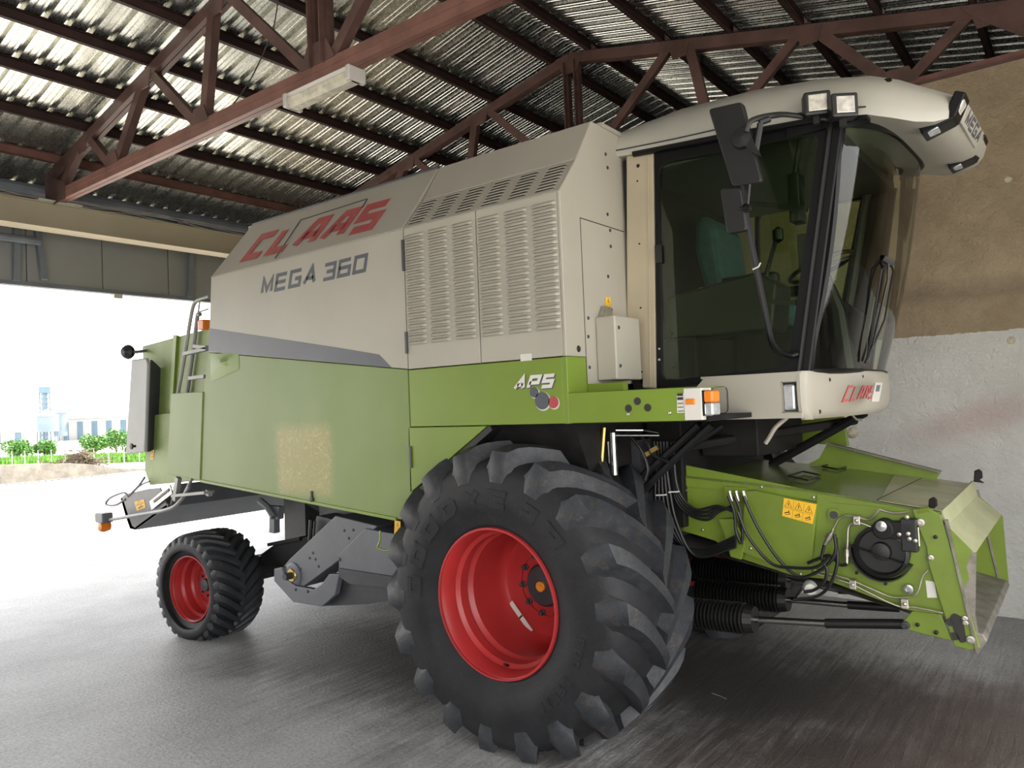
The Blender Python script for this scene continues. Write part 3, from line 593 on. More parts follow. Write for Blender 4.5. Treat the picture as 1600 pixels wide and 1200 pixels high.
def tower():
    p = fpt(71.5, 700, 265); p.z = -4.8; r = tag(empty('elevator_tower', p), 'tall slim lattice grain elevator tower over the silos', 'tower')
    H = fpt(71.5, 614, 265).z+4.8; s = 1.2
    for i, j in ((-1, -1), (1, -1), (1, 1), (-1, 1)):
        m = MB(); m.tube([(i*s, j*s, 0), (i*s, j*s, H)], .16, 5); m.build('corner_leg', 'farblue', r)
    m = MB(); n = 10
    for k in range(n):
        z0, z1 = H*k/n, H*(k+1)/n
        for (a, b) in (((-s, -s), (s, -s)), ((s, -s), (s, s)), ((s, s), (-s, s)), ((-s, s), (-s, -s))):
            m.tube([(a[0], a[1], z0), (b[0], b[1], z1)], .1, 4); m.tube([(a[0], a[1], z1), (b[0], b[1], z1)], .1, 4)
    m.build('bracing', 'farblue', r)
    m = MB(); m.box((-1.4, -1.4, H), (1.4, 1.4, H+2.2)); m.build('head_house', 'farblue', r)
    m = MB(); m.box((-.5, -.5, 0), (.5, .5, H)); m.build('elevator_leg', 'silo', r)
    m = MB(); a = fpt(78, 641, 265)-p; b = fpt(128, 640, 300)-p; m.bar(a, b, .8, .8); m.build('conveyor_bridge', 'farblue', r)
tower()

# ================================================================== THE COMBINE
H = tag(empty('combine_harvester', (0, .15, 0)), 'green and cream combine harvester with red wheels parked in the shed', 'combine harvester')
OFF = Vector((0, -.15, 0))
def part(mb, name, mat, parent=None, label=None, **k):
    o = mb.build(name, mat, parent or H, loc=None, **k)
    o.location = OFF if parent is None or parent == H else (0, 0, 0)
    if label: o['label'] = label
    return o
YS = -1.42
P_ = lambda px, py, y=YS: (onY(px, py, y).x, onY(px, py, y).z)
def yplate(pix, y=YS, t=.03): return MB().py([P_(a, b, y) for a, b in pix], y, y+t)
# ---- body core behind the skins
m = MB(); m.px([(-1.36, 1.92), (-1.36, 3.14), (-1.19, 3.36), (-1.02, 3.6), (1.32, 3.6), (1.66, 3.14), (1.66, 1.6), (-1.2, 1.6)], -2.95, .49); part(m, 'body_core', 'dark')
m = MB(); m.box((-3.6, -1.0, 1.45), (.1, 1.3, 2.5)); part(m, 'threshing_body', 'dark')
m = MB(); m.px([(-.7, 1.05), (-.7, 1.75), (1.0, 1.75), (1.0, 1.05)], -2.6, .55); part(m, 'chassis', 'steeldark')
m = MB(); m.px([(1.66, 1.5), (1.72, 1.5), (1.72, 3.16), (1.36, 3.66), (1.3, 3.6), (1.66, 3.14)], -3.0, .51); part(m, 'far_side_panel', 'cream')
# ---- front engine cover: end wall, vent doors, louvers
XE = .511
m = MB(); m.px([(-1.42, 2.256), (-1.42, 3.175), (-1.233, 3.393), (-1.05, 3.662), (1.35, 3.70), (1.72, 3.15), (1.72, 2.1), (-1.22, 2.1), (-1.22, 2.256)], XE-.02, XE)
endw = part(m, 'end_wall', 'cream', bev=.004)
def rivet(mb, p, d, r=.011): mb.lathe([(r, 0), (r*.8, .005), (.0001, .007)], p, d, 10)
for a, b in ((978, 214), (946, 241), (949, 262), (949, 335), (953, 360), (954, 385), (950, 432), (919, 497), (919, 526), (921, 574), (955, 484), (941, 484)):
    m = MB(); q = onX(a, b, XE); rivet(m, q, (1, 0, 0)); part(m, 'rivet', 'steeldark', endw)
m = MB(); rivet(m, onX(904, 545, XE), (1, 0, 0), .02); part(m, 'latch', 'black', endw)
a = onX(906, 341, XE); b = onX(975, 363, XE); m = MB(); m.slab([a, b, b+Vector((0, 0, .005)), a+Vector((0, 0, .005))], (.002, 0, 0)); m.slab([a, a+Vector((0, .004, 0)), a+Vector((0, .004, -.95)), a+Vector((0, 0, -.95))], (.002, 0, 0)); part(m, 'panel_seam', 'black', endw)
m = MB(); m.box((XE-.06, -.95, 3.655), (XE+.012, 1.2, 3.68)); part(m, 'top_flange', 'cream', endw)
# yellow safety decals
def decal(pts, nrm, parent, tri=1, name='warning_decal'):
    nrm = Vector(nrm); m = MB(); pts = [Vector(p) for p in pts]; m.slab(pts, nrm*.0015); o = part(m, name, 'yellow', parent)
    BL, BR, TR, TL = pts; U = BR-BL; V = TL-BL; m = MB()
    def at(u, v): return BL+U*u+V*v+nrm*.0016
    def strk(a, b, t=.035):
        A = Vector((a[0]*U.length, a[1]*V.length)); B = Vector((b[0]*U.length, b[1]*V.length)); d = (B-A).normalized(); nn = Vector((-d.y, d.x))*t*min(U.length/max(tri, 1), V.length)/2
        q = [A-nn, B-nn, B+nn, A+nn]; m.slab([BL+U.normalized()*k.x+V.normalized()*k.y+nrm*.0016 for k in q], nrm*.0006)
    for k in range(tri):
        c = (k+.5)/tri; w2 = .36/tri
        strk((c-w2, .56), (c+w2, .56)); strk((c+w2, .56), (c, .93)); strk((c, .93), (c-w2, .56)); strk((c, .64), (c+.02/tri, .8), .08)
        strk((c-w2*.8, .2), (c+w2*.5, .32), .09); strk((c-w2*.6, .12), (c+w2*.8, .22), .05); strk((c+w2*.3, .4), (c+w2*.6, .2), .06)
        if k: strk((k/tri, .02), (k/tri, .98), .015)
    strk((.02, .48), (.98, .48), .02)
    part(m, 'decal_print', 'ink', o); return o
decal([onX(946, 491, XE+.002), onX(954, 491.5, XE+.002), onX(954, 465, XE+.002), onX(946, 464, XE+.002)], (1, 0, 0), endw)
# small cream service box on the end wall
bx = [onX(935, 502, XE), onX(935, 595, XE), onX(980, 600, XE), onX(975, 507, XE)]
y0, y1 = -1.10, -.80; m = MB(); m.box((XE, y0, 2.12), (XE+.13, y1, 2.49)); sb = part(m, 'service_box', 'cream', bev=.008)
m = MB(); m.slab([(XE+.003, y0+.03, 2.49), (XE+.003, y1-.12, 2.49), (XE+.003, y1-.15, 2.56), (XE+.003, y0+.07, 2.56)], (.02, 0, 0)); part(m, 'hanger', 'zinc', sb)
for z in (2.2, 2.42):
    m = MB(); rivet(m, (XE+.131, y0+.04, z), (1, 0, 0)); part(m, 'box_screw', 'steeldark', sb)
# vent doors
XS = [(-.712, -.104), (-.096, .489)]
colpx = [(633, 661), (668, 698), (705, 738), (745, 780), (787, 823), (830, 868)]
louv = MB(); WL = .165
def scoop(wd, ht, out):
    """pressed louver, hood opening downwards; local x along, y out(-), z up"""
    sec = [(ht, 0), (ht*.75, out*.55), (ht*.4, out*.95), (0.1*ht, out), (0, out*.8), (.12*ht, .0)]
    m = MB(); rows = []
    for u, k in ((0, 0.02), (.06, .75), (.14, 1), (.86, 1), (.94, .75), (1, .02)):
        rows.append([((u-.5)*wd, -o*k, z if k > .5 else ht*.35+(z-ht*.35)*.6) for z, o in sec])
    m.grid(rows); return m
lm = scoop(WL, .027, .022).build('louver', 'cream', None, smooth=True, angle=50); lm_mesh = lm.data; bpy.data.objects.remove(lm)
lm_mesh.materials.append(M['dark'])
for p in lm_mesh.polygons:      # the opening under the lip is dark
    if p.index % 5 == 4: p.material_index = 1
for di, (xa, xb) in enumerate(XS):
    m = MB(); m.py([(xa, 2.258), (xb, 2.258), (xb, 3.172), (xa, 3.172)], YS, YS+.03); door = part(m, 'vent_door', 'cream', bev=.003)
    m = MB(); m.slab([(xa, YS, 3.176), (xb, YS, 3.176), (xb, -1.233, 3.393), (xa, -1.233, 3.393)], Vector((0, .03, -.02))); sl = part(m, 'sloped_vent', 'cream', bev=.003)
    sdir = Vector((0, .187, .217)).normalized()
    for ci in range(3):
        c = colpx[di*3+ci]; xc = (onY(c[0], 362-(c[0]-633)*.245, YS).x+onY(c[1], 362-(c[1]-633)*.245, YS).x)/2
        for k in range(20):
            o = bpy.data.objects.new('louver', lm_mesh); COL.objects.link(o); o.parent = door; o.location = (xc, YS, 2.412+k*.0362)
        for k in range(8):
            o = bpy.data.objects.new('louver', lm_mesh); COL.objects.link(o); o.parent = sl; q = Vector((xc, YS, 3.176))+sdir*(.028+k*.0305); o.location = q
            o.rotation_euler = (-math.atan2(.187, .217), 0, 0); o.scale = (.86, .5, .8)
m = MB(); m.slab([(-.712, -1.233, 3.396), (.505, -1.233, 3.396), (.505, -1.05, 3.662), (-.712, -1.05, 3.662)], (0, .03, -.02)); part(m, 'hood_slope', 'cream', bev=.004)
m = MB(); m.box((-3.0, -1.05, 3.62), (.50, 1.35, 3.655)); part(m, 'top_deck', 'cream')
m = MB(); q = onY(822, 557, YS); m.box((q.x-.04, YS-.001, q.z-.025), (q.x+.04, YS, q.z+.015)); part(m, 'paper_label', 'white')
# green front lower panel, end face and diagonal wheel arch piece
m = MB(); m.py([(-.712, 1.885), (.480, 1.885), (.480, 2.252), (-.712, 2.252)], YS, YS+.03); fp = part(m, 'lower_panel', 'green', bev=.003)
m = MB(); m.box((XE-.03, YS, 1.883), (XE, -1.215, 2.254)); part(m, 'panel_end', 'green', fp, bev=.003)
A0, A1, A2 = P_(638, 672), P_(761, 668), P_(641, 770)
m = MB(); m.py([(A0[0], 1.88), (A1[0], 1.88), A2], YS, YS+.03); ar = part(m, 'arch_panel', 'green', bev=.003)
m = MB(); a = Vector((A1[0]+.0, YS+.02, 1.87)); b = Vector((A2[0], YS+.02, A2[1]-.02)); m.bar(a+Vector((.03, .04, 0)), b+Vector((.03, .04, 0)), .12, .035, (1, 0, -1)); part(m, 'arch_trim', 'black', ar)
m = MB(); m.px([(-1.36, 1.55), (1.6, 1.55), (1.6, 1.9), (-1.36, 1.9)], -.66, -.60); part(m, 'arch_back', 'dark')
decal([onX(894, 660, XE+.002), onX(904, 659.5, XE+.002), onX(904, 629, XE+.002), onX(894, 630, XE+.002)], (1, 0, 0), fp)
# APS lettering and dots
m = MB(); dz = .006
text3d(m, 'aPS', onY(801, 610, YS-.001)+Vector((dz, 0, -dz)), onY(862, 606, YS-.001)+Vector((dz, 0, -dz)), onY(808, 588, YS-.001)+Vector((dz, 0, -dz)), t=.27, gap=.18, thick=.002); part(m, 'letter_shadow', 'stripe', fp)
m = MB(); text3d(m, 'aPS', onY(801, 610, YS-.004), onY(862, 606, YS-.004), onY(808, 588, YS-.004), t=.25, gap=.18, thick=.002); part(m, 'lettering', 'white', fp, label='white slanted letters APS')
for (a, b, r, mt) in ((835, 613, .030, 'stripe'), (847.5, 626, .05, 'stripe'), (865, 628.5, .034, 'red')):
    q = onY(a, b, YS); m = MB(); m.lathe([(.0001, 0), (r*1.08, 0), (r*1.08, .001)], (q.x+.005, YS-.001, q.z-.004), (0, -1, 0), 24); part(m, 'dot_edge', 'white', fp)
    m = MB(); m.lathe([(r, 0), (r, .002), (.0001, .002)], (q.x, YS-.001, q.z), (0, -1, 0), 24); part(m, 'dot', mt, fp)
# ---- rear side door (one tall hinged skin in cream, slate, green)
DX = -.722
top = [P_(625, 360), P_(330, 437)]
zt_l = top[1][1]; xl = top[1][0]
bl = P_(326, 550); br = (DX, P_(632, 577)[1])
m = MB(); m.py([(DX, 3.175), (xl, 3.165), bl, br], YS, YS+.03); rd = part(m, 'side_door', 'cream', bev=.004)
m = MB(); m.py([P_(327, 513), P_(530, 543.5), P_(592, 554), P_(612, 574.5), P_(326, 549)], YS-.003, YS); part(m, 'stripe', 'stripe', rd)
lb = [(br[0], br[1]-.004), (bl[0], bl[1]-.004), P_(318, 612), P_(313, 751), P_(600, 807.5), P_(626, 812), P_(637, 797)]
lb[-1] = (DX, lb[-1][1])
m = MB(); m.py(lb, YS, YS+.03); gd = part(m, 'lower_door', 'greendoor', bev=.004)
m = MB(); a = Vector((P_(313, 751)[0], YS-.004, P_(313, 751)[1])); b = Vector((P_(620, 811)[0], YS-.004, P_(620, 811)[1])); m.bar(a, b, .012, .02); part(m, 'hem', 'green', gd)
m = MB(); q = onY(488, 780, YS); m.lathe([(.02, 0), (.02, .012), (.0001, .014)], q, (0, -1, 0), 12); m.box((q.x-.008, YS-.01, q.z), (q.x+.008, YS, q.z+.06)); part(m, 'door_catch', 'black', gd)
decal([onY(616, 839, YS-.001), onY(625, 841, YS-.001), onY(626, 815, YS-.001), onY(617, 813, YS-.001)], (0, -1, 0), gd)
m = MB(); m.tube(arc([onY(594, 829, YS+.01), onY(594, 847, YS+.01), onY(588, 856, YS+.01), onY(606, 861, YS+.01), onY(616, 855, YS+.01), onY(615, 836, YS+.01)], 4, .03), .007, 6); part(m, 'pull_loop', 'green', gd, smooth=True)
for z0, z1 in ((2.9, 3.1), (2.36, 2.5), (1.62, 1.76)):
    m = MB(); m.tube([(DX+.004, YS-.004, z0), (DX+.004, YS-.004, z1)], .012, 6); part(m, 'hinge', 'black', rd)
m = MB(); m.box((DX+.002, YS+.01, 1.35), (DX+.009, YS+.04, 3.18)); part(m, 'door_gap', 'black')
# crumpled corner of the sheet under the stripe
m = MB(); q0 = onY(328, 552, YS-.002)
rows = []
for i in range(9):
    u = i/8; rows.append([Vector((q0.x+.0+u*.42, YS-.002-(.014*math.sin(PI*u)*math.sin(PI*v/5))*(1+.6*math.sin(5*u+v*2.6)), q0.z-.015-v*.045*(1-.35*u))) for v in range(6)])
m.grid(rows); part(m, 'crumpled_edge', 'green', gd, smooth=True, angle=25)
# rear flap
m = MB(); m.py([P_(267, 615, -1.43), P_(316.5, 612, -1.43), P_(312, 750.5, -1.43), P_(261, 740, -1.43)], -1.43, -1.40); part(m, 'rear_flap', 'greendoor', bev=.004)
# slanted upper skin with big lettering
SP, SN = Vector((0, YS, 3.18)), Vector((0, -.48, .37)).normalized()
sk = lambda a, b: onP(a, b, SP, SN)
xr = xl+.17
m = MB(); m.slab([(DX, YS, 3.18), (xl, YS, 3.17), (sk(394, 352).x, -1.05, 3.66), (DX+.0, -1.05, 3.66)], (0, .03, -.02)); us = part(m, 'upper_skin', 'cream', bev=.004)
m = MB(); m.tube([(sk(394, 352).x, -1.045, 3.665), (DX, -1.045, 3.665)], .013, 8); part(m, 'top_rail', 'steeldark', us)
m = MB(); m.slab([(xl, YS, 3.17), (sk(394, 352).x, -1.05, 3.66), (-2.6, 1.3, 3.66), (-3.0, 1.66, 3.17), (-3.05, 1.66, 2.2), (-3.05, YS+.03, 2.2)], (.02, 0, 0)); part(m, 'tank_rear_wall', 'cream')
m = MB()
U0 = sk(374, 410)+SN*.001; U1 = sk(581, 359)+SN*.001; T0 = sk(409, 366)+SN*.001
text3d(m, 'cLAAS', U0, U1, T0, t=.25, gap=.16, thick=.002, nrm=SN); part(m, 'brand_lettering', 'red', us, label='large red slanted brand letters, partly flaked')
m = MB()
for a, b in (((430, 404), (470, 344)), ((470, 344), (574, 311)), ((574, 311), (566, 325))):
    A, B = sk(a[0], a[1]), sk(b[0], b[1]); m.bar(A+SN*.002, B+SN*.002, .007, .004, SN)
part(m, 'hatch_seam', 'steeldark', us)
m = MB(); text3d(m, 'MEGa', onY(407, 461, YS-.001), onY(492, 442.5, YS-.001), onY(411, 433, YS-.001), t=.20, gap=.2, thick=.002); part(m, 'model_lettering', 'stripe', rd, label='dark slate slanted letters MEGA')
m = MB(); text3d(m, '360', onY(503, 440.5, YS-.001), onY(571, 425, YS-.001), onY(507, 412, YS-.001), t=.20, gap=.2, thick=.002); part(m, 'model_number', 'stripe', rd, label='dark slate slanted number 360')
# ---- straw hood behind
m = MB(); m.py([P_(222, 541, -1.0), P_(270, 528, -1.0), P_(345, 508, -1.0), (-2.9, 2.85), (-2.9, 1.45), P_(262, 752, -1.0), P_(232, 752, -1.0), P_(226, 640, -1.0)], -1.0, 1.25); sh = part(m, 'straw_hood', 'greenold', bev=.01)
m = MB(); m.py([P_(229, 650, -1.05), P_(266, 645, -1.05), (-3.6, 2.06), (-3.6, 1.42), P_(300, 752, -1.05), P_(234, 758, -1.05), P_(226, 735, -1.05)], -1.05, -1.0); lbx = part(m, 'lower_cover', 'greenold', sh, bev=.006)
m = MB(); q = onY(238, 697, -1.052); m.lathe([(.018, 0), (.018, .006), (.0001, .01)], q, (0, -1, 0), 10); part(m, 'screw', 'black', lbx)
decal([onY(235, 718, -1.052), onY(240, 717, -1.052), onY(241, 702, -1.052), onY(236, 703, -1.052)], (0, -1, 0), lbx)
# seam and rib on the hood
m = MB(); a, b = onY(277, 524, -1.0), onY(270, 640, -1.0); m.bar(a+Vector((0, -.01, 0)), b+Vector((0, -.01, 0)), .06, .03, (0, 1, 0)); part(m, 'hood_rib', 'green', sh)
# swung-out grey cover with its dark inner face
c0, c1, c2, c3 = onY(205, 562, -1.15), onY(230, 556, -1.15), onY(226, 706, -1.15), onY(196, 710, -1.15)
m = MB(); m.slab([c0, c1+Vector((-.03, 0, -.02)), c1+Vector((0, 0, -.08)), c2, c3], (0, .035, 0)); cv = part(m, 'radiator_cover', 'greydoor', bev=.012, label='light grey swung cover')
m = MB(); d1 = onY(248, 575, -1.02); d2 = onY(243, 700, -1.02); m.slab([c1+Vector((.0, .03, -.04)), d1, d2, c2+Vector((0, .03, 0))], (0, .02, 0)); part(m, 'cover_recess', 'steeldark', cv)
m = MB(); q = onY(212, 697, -1.2); m.lathe([(.012, 0), (.012, .03), (.03, .035), (.03, .05), (.0001, .055)], q, (0, -1, 0), 12); part(m, 'cover_knob', 'black', cv, smooth=True)
# round rear lamp on a stalk
q = onY(200, 550, -1.15); m = MB(); m.lathe([(.0001, -.05), (.03, -.05), (.062, -.03), (.075, 0), (.062, .03), (.0001, .05)], q, (.5, -.8, 0), 20); ml = part(m, 'round_mirror', 'black', smooth=True)
m = MB(); m.tube([q, onY(214, 550, -1.1), onY(228, 548, -1.0)], .016, 6); part(m, 'mirror_stalk', 'steelgrey', ml)
# ladder with handrails
YL = -1.28
lad = MB(); lad.tube(arc([onY(327, 463, YL), onY(304, 470, YL), onY(299, 490, YL), onY(288, 560, YL), onY(278, 616, YL)], 5, .12), .017, 8); ladder = part(lad, 'rear_ladder', 'ladder', smooth=True)
m = MB(); m.tube([onY(309, 491, YL+.25), onY(302, 545, YL+.25), onY(292, 616, YL+.25)], .02, 8); m.tube([onY(309, 491, YL+.25), onY(313, 491, YL+.25)], .02, 8); part(m, 'handrail', 'ladder', ladder, smooth=True)
for a, b in (((288, 553), (324, 545)), ((297, 591), (321, 588)), ((304, 541), (324, 543))):
    m = MB(); m.bar(onY(*a, YL), onY(*b, YL), .04, .03); part(m, 'rung', 'ladder', ladder)
m = MB(); m.tube([onY(312, 470, YL), onY(310, 488, YL), onY(325, 483, YL)], .008, 6); part(m, 'guard_loop', 'ladder', ladder)
m = MB(); q = onY(321, 507, -1.15); m.box((q.x-.05, -1.2, q.z-.05), (q.x+.05, -1.1, q.z+.04)); part(m, 'beacon', 'orange', ladder, bev=.01)
m = MB(); m.bar(onY(279, 746, YL), onY(274, 782, YL), .04, .05); m.bar(onY(327, 766, YL), onY(326, 774, YL), .04, .05); m.bar(onY(275, 774, YL), onY(327, 769, YL), .1, .025); m.tube([onY(300, 748, YL), onY(290, 768, YL), onY(283, 782, YL)], .015, 6); part(m, 'bottom_step', 'ladder', ladder)
m = MB(); m.tube(arc([onY(296, 760, YL), onY(284, 781, YL), onY(268, 796, YL), onY(172, 812, YL)], 5, .25), .017, 8); lb_ = part(m, 'lamp_arm', 'ladder', smooth=True)
q = onY(160, 808, YL); m = MB(); m.box((q.x-.03, YL-.06, q.z-.05), (q.x+.13, YL+.05, q.z+.05)); part(m, 'marker_lamp', 'steelgrey', lb_, bev=.01)
m = MB(); m.box((q.x-.055, YL-.055, q.z-.04), (q.x-.03, YL+.045, q.z+.04)); part(m, 'marker_lens', 'orange', lb_, bev=.005)
q = onY(163, 822, YL); m = MB(); m.lathe([(.0001, -.06), (.05, -.05), (.062, 0), (.05, .05), (.0001, .06)], q, (0, 1, 0), 16); part(m, 'round_reflector', 'orange', lb_, smooth=True)
# straw chopper deflector across the rear
YC = -1.1
prof = [P_(188, 778, YC), P_(196, 806, YC), P_(203, 826, YC), P_(212, 828, YC), P_(262, 792, YC), P_(250, 762, YC), P_(230, 764, YC), P_(196, 772, YC)]
m = MB(); m.py(prof, YC, YC+.012); ch = part(m, 'chopper_side', 'steelgrey', bev=.004)
a, b = prof[0], prof[3]; 
m = MB(); m.py([prof[0], prof[1], prof[2], prof[3], (prof[3][0]+.02, prof[3][1]+.015), (prof[2][0]+.05, prof[2][1]+.03), (prof[1][0]+.06, prof[1][1]+.01), (prof[0][0]+.06, prof[0][1]-.01)], YC, 1.35); part(m, 'deflector_hood', 'steeldark', ch)
pb = P_(262, 792, YC)
m = MB(); m.py([prof[3], pb, (pb[0], pb[1]+.03), (prof[3][0], prof[3][1]+.03)], YC, 1.35); m.py([pb, (pb[0]+.02, pb[1]), (pb[0]+.12, pb[1]+.22), (pb[0]+.09, pb[1]+.22)], YC+.02, 1.33); part(m, 'deflector_plate', 'steelgrey', ch)
decal([onY(214, 798, YC-.001), onY(228, 793, YC-.001), onY(225, 780, YC-.001), onY(210, 784, YC-.001)], (0, -1, 0), ch, 1)
m = MB(); m.tube(spline([onY(196, 780, YC), onY(181, 789, YC), onY(166, 788, YC), onY(172, 778, YC), onY(192, 770, YC), onY(200, 774, YC)]), .012, 6); part(m, 'bent_guard', 'steelgrey', ch, smooth=True)
m = MB(); m.tube(spline([onY(200, 776, YC), onY(216, 760, YC), onY(226, 746, YC)]), .012, 6); m.tube(spline([onY(205, 770, YC), onY(222, 757, YC), onY(234, 752, YC)]), .008, 6); part(m, 'guard_stay', 'steelgrey', ch, smooth=True)
m = MB(); m.bar(onY(236, 790, YC-.02), onY(268, 764, YC-.02), .012, .09); part(m, 'adjuster', 'zinc', ch)
m = MB(); m.bar(onY(240, 784, YC-.03), onY(264, 765, YC-.03), .006, .025); part(m, 'adjuster_slot', 'black', ch)
# ---- elevator, grain auger chute and cradle under the door
YE = -1.12
e_ = lambda pix, y, t: MB().py([P_(a, b, y) for a, b in pix], y, y+t)
m = e_([(524, 806), (590, 822), (537, 870), (472, 918), (448, 905), (444, 884), (452, 874)], YE, .22); el = part(m, 'elevator_leg', 'steelgrey', bev=.006)
m = MB(); q = onY(459, 898, YE); m.lathe([(.1, .0), (.1, .012), (.085, .02), (.07, .02), (.0001, .02)], q, (0, -1, 0), 28); part(m, 'bearing_flange', 'steelgrey', el, smooth=True)
m = MB(); m.lathe([(.055, .02), (.05, .03), (.0001, .03)], q, (0, -1, 0), 20); part(m, 'bearing', 'brass', el)
m = MB(); m.lathe([(.03, .03), (.03, .09), (.0001, .09)], q, (0, -1, 0), 6); part(m, 'shaft_end', 'steeldark', el)
for a, b in ((489, 864), (484, 872), (493, 874), (498, 885), (470, 889), (545, 841), (552, 828), (538, 829)):
    m = MB(); rivet(m, onY(a, b, YE), (0, -1, 0), .012); part(m, 'bolt', 'steeldark', el)
m = e_([(570, 826), (660, 842), (700, 850), (700, 945), (625, 920), (529, 898), (529, 867)], YE-.02, .3); gc = part(m, 'grain_auger_trough', 'steelgrey', bev=.006)
m = e_([(529, 888), (640, 905), (700, 920), (700, 955), (620, 920), (545, 912), (529, 900)], YE-.035, .02); part(m, 'trough_lip', 'steeldark', gc)
m = MB(); rivet(m, onY(531, 874, YE-.02), (0, -1, 0), .016); part(m, 'bolt', 'steeldark', gc)
m = e_([(428, 889), (440, 886), (446, 905), (462, 916), (490, 921), (503, 912), (514, 897), (530, 897), (523, 930), (503, 948), (458, 941), (428, 908)], YE-.04, .05); cr = part(m, 'cradle', 'steelgrey', bev=.006)
m = e_([(524, 897), (700, 905), (700, 925), (575, 944), (505, 947), (523, 928)], YE+.03, .9); part(m, 'cradle_pan', 'steeldark', cr)
for a, b in ((462, 921), (481, 924)):
    m = MB(); rivet(m, onY(a, b, YE-.04), (0, -1, 0), .014); part(m, 'bolt', 'black', cr)
m = e_([(495, 806), (520, 812), (505, 840), (483, 845)], -.9, .25); part(m, 'control_rod_box', 'steeldark')
m = MB(); m.tube([onY(486, 812, -.95), onY(484, 845, -.95)], .018, 6); m.tube([onY(492, 814, -.95), onY(490, 842, -.95)], .01, 6); part(m, 'hydraulic_line', 'hose')
m = MB(); m.tube([onY(406, 782, -.95), onY(418, 792, -.95), onY(428, 808, -.95)], .03, 6); m.bar(onY(429, 808, -.9), onY(429, 832, -.9), .06, .07); m.slab([onY(412, 790, -.92), onY(436, 792, -.92), onY(434, 812, -.92), onY(422, 808, -.92)], (0, .06, 0)); part(m, 'bracket', 'steelgrey')
# dark belly
m = MB(); m.py([(-3.1, 1.5), (-3.0, 1.22), (-2.2, .95), (-1.0, .8), (.3, .78), (.5, 1.1), (.5, 1.7)], -.62, .95); part(m, 'sieve_box', 'dark')
# ---- axles
m = MB(); m.box((-.13, -.78, .72), (.13, 1.08, .99)); m.lathe([(.2, 0), (.2, .2)], (0, -.98, .86), (0, 1, 0), 16); m.lathe([(.2, 0), (.2, .2)], (0, 1.08, .86), (0, 1, 0), 16); part(m, 'front_axle', 'dark')
m = MB(); m.bar((-3.8, -1.0, .50), (-3.8, 1.3, .50), .16, .2); m.bar((-3.65, -.8, .60), (-3.65, 1.1, .60), .12, .1)
part(m, 'rear_axle', 'steeldark')
m = e_([(408, 866), (436, 846), (484, 838), (486, 862), (440, 885), (408, 884)], -.75, .3); m.bar(onY(425, 850, -.72), onY(475, 840, -.72), .1, .03); part(m, 'axle_frame', 'dark')
m = MB(); m.box((-3.95, -.1, .55), (-3.6, .4, 1.5)); part(m, 'axle_mount', 'steeldark')

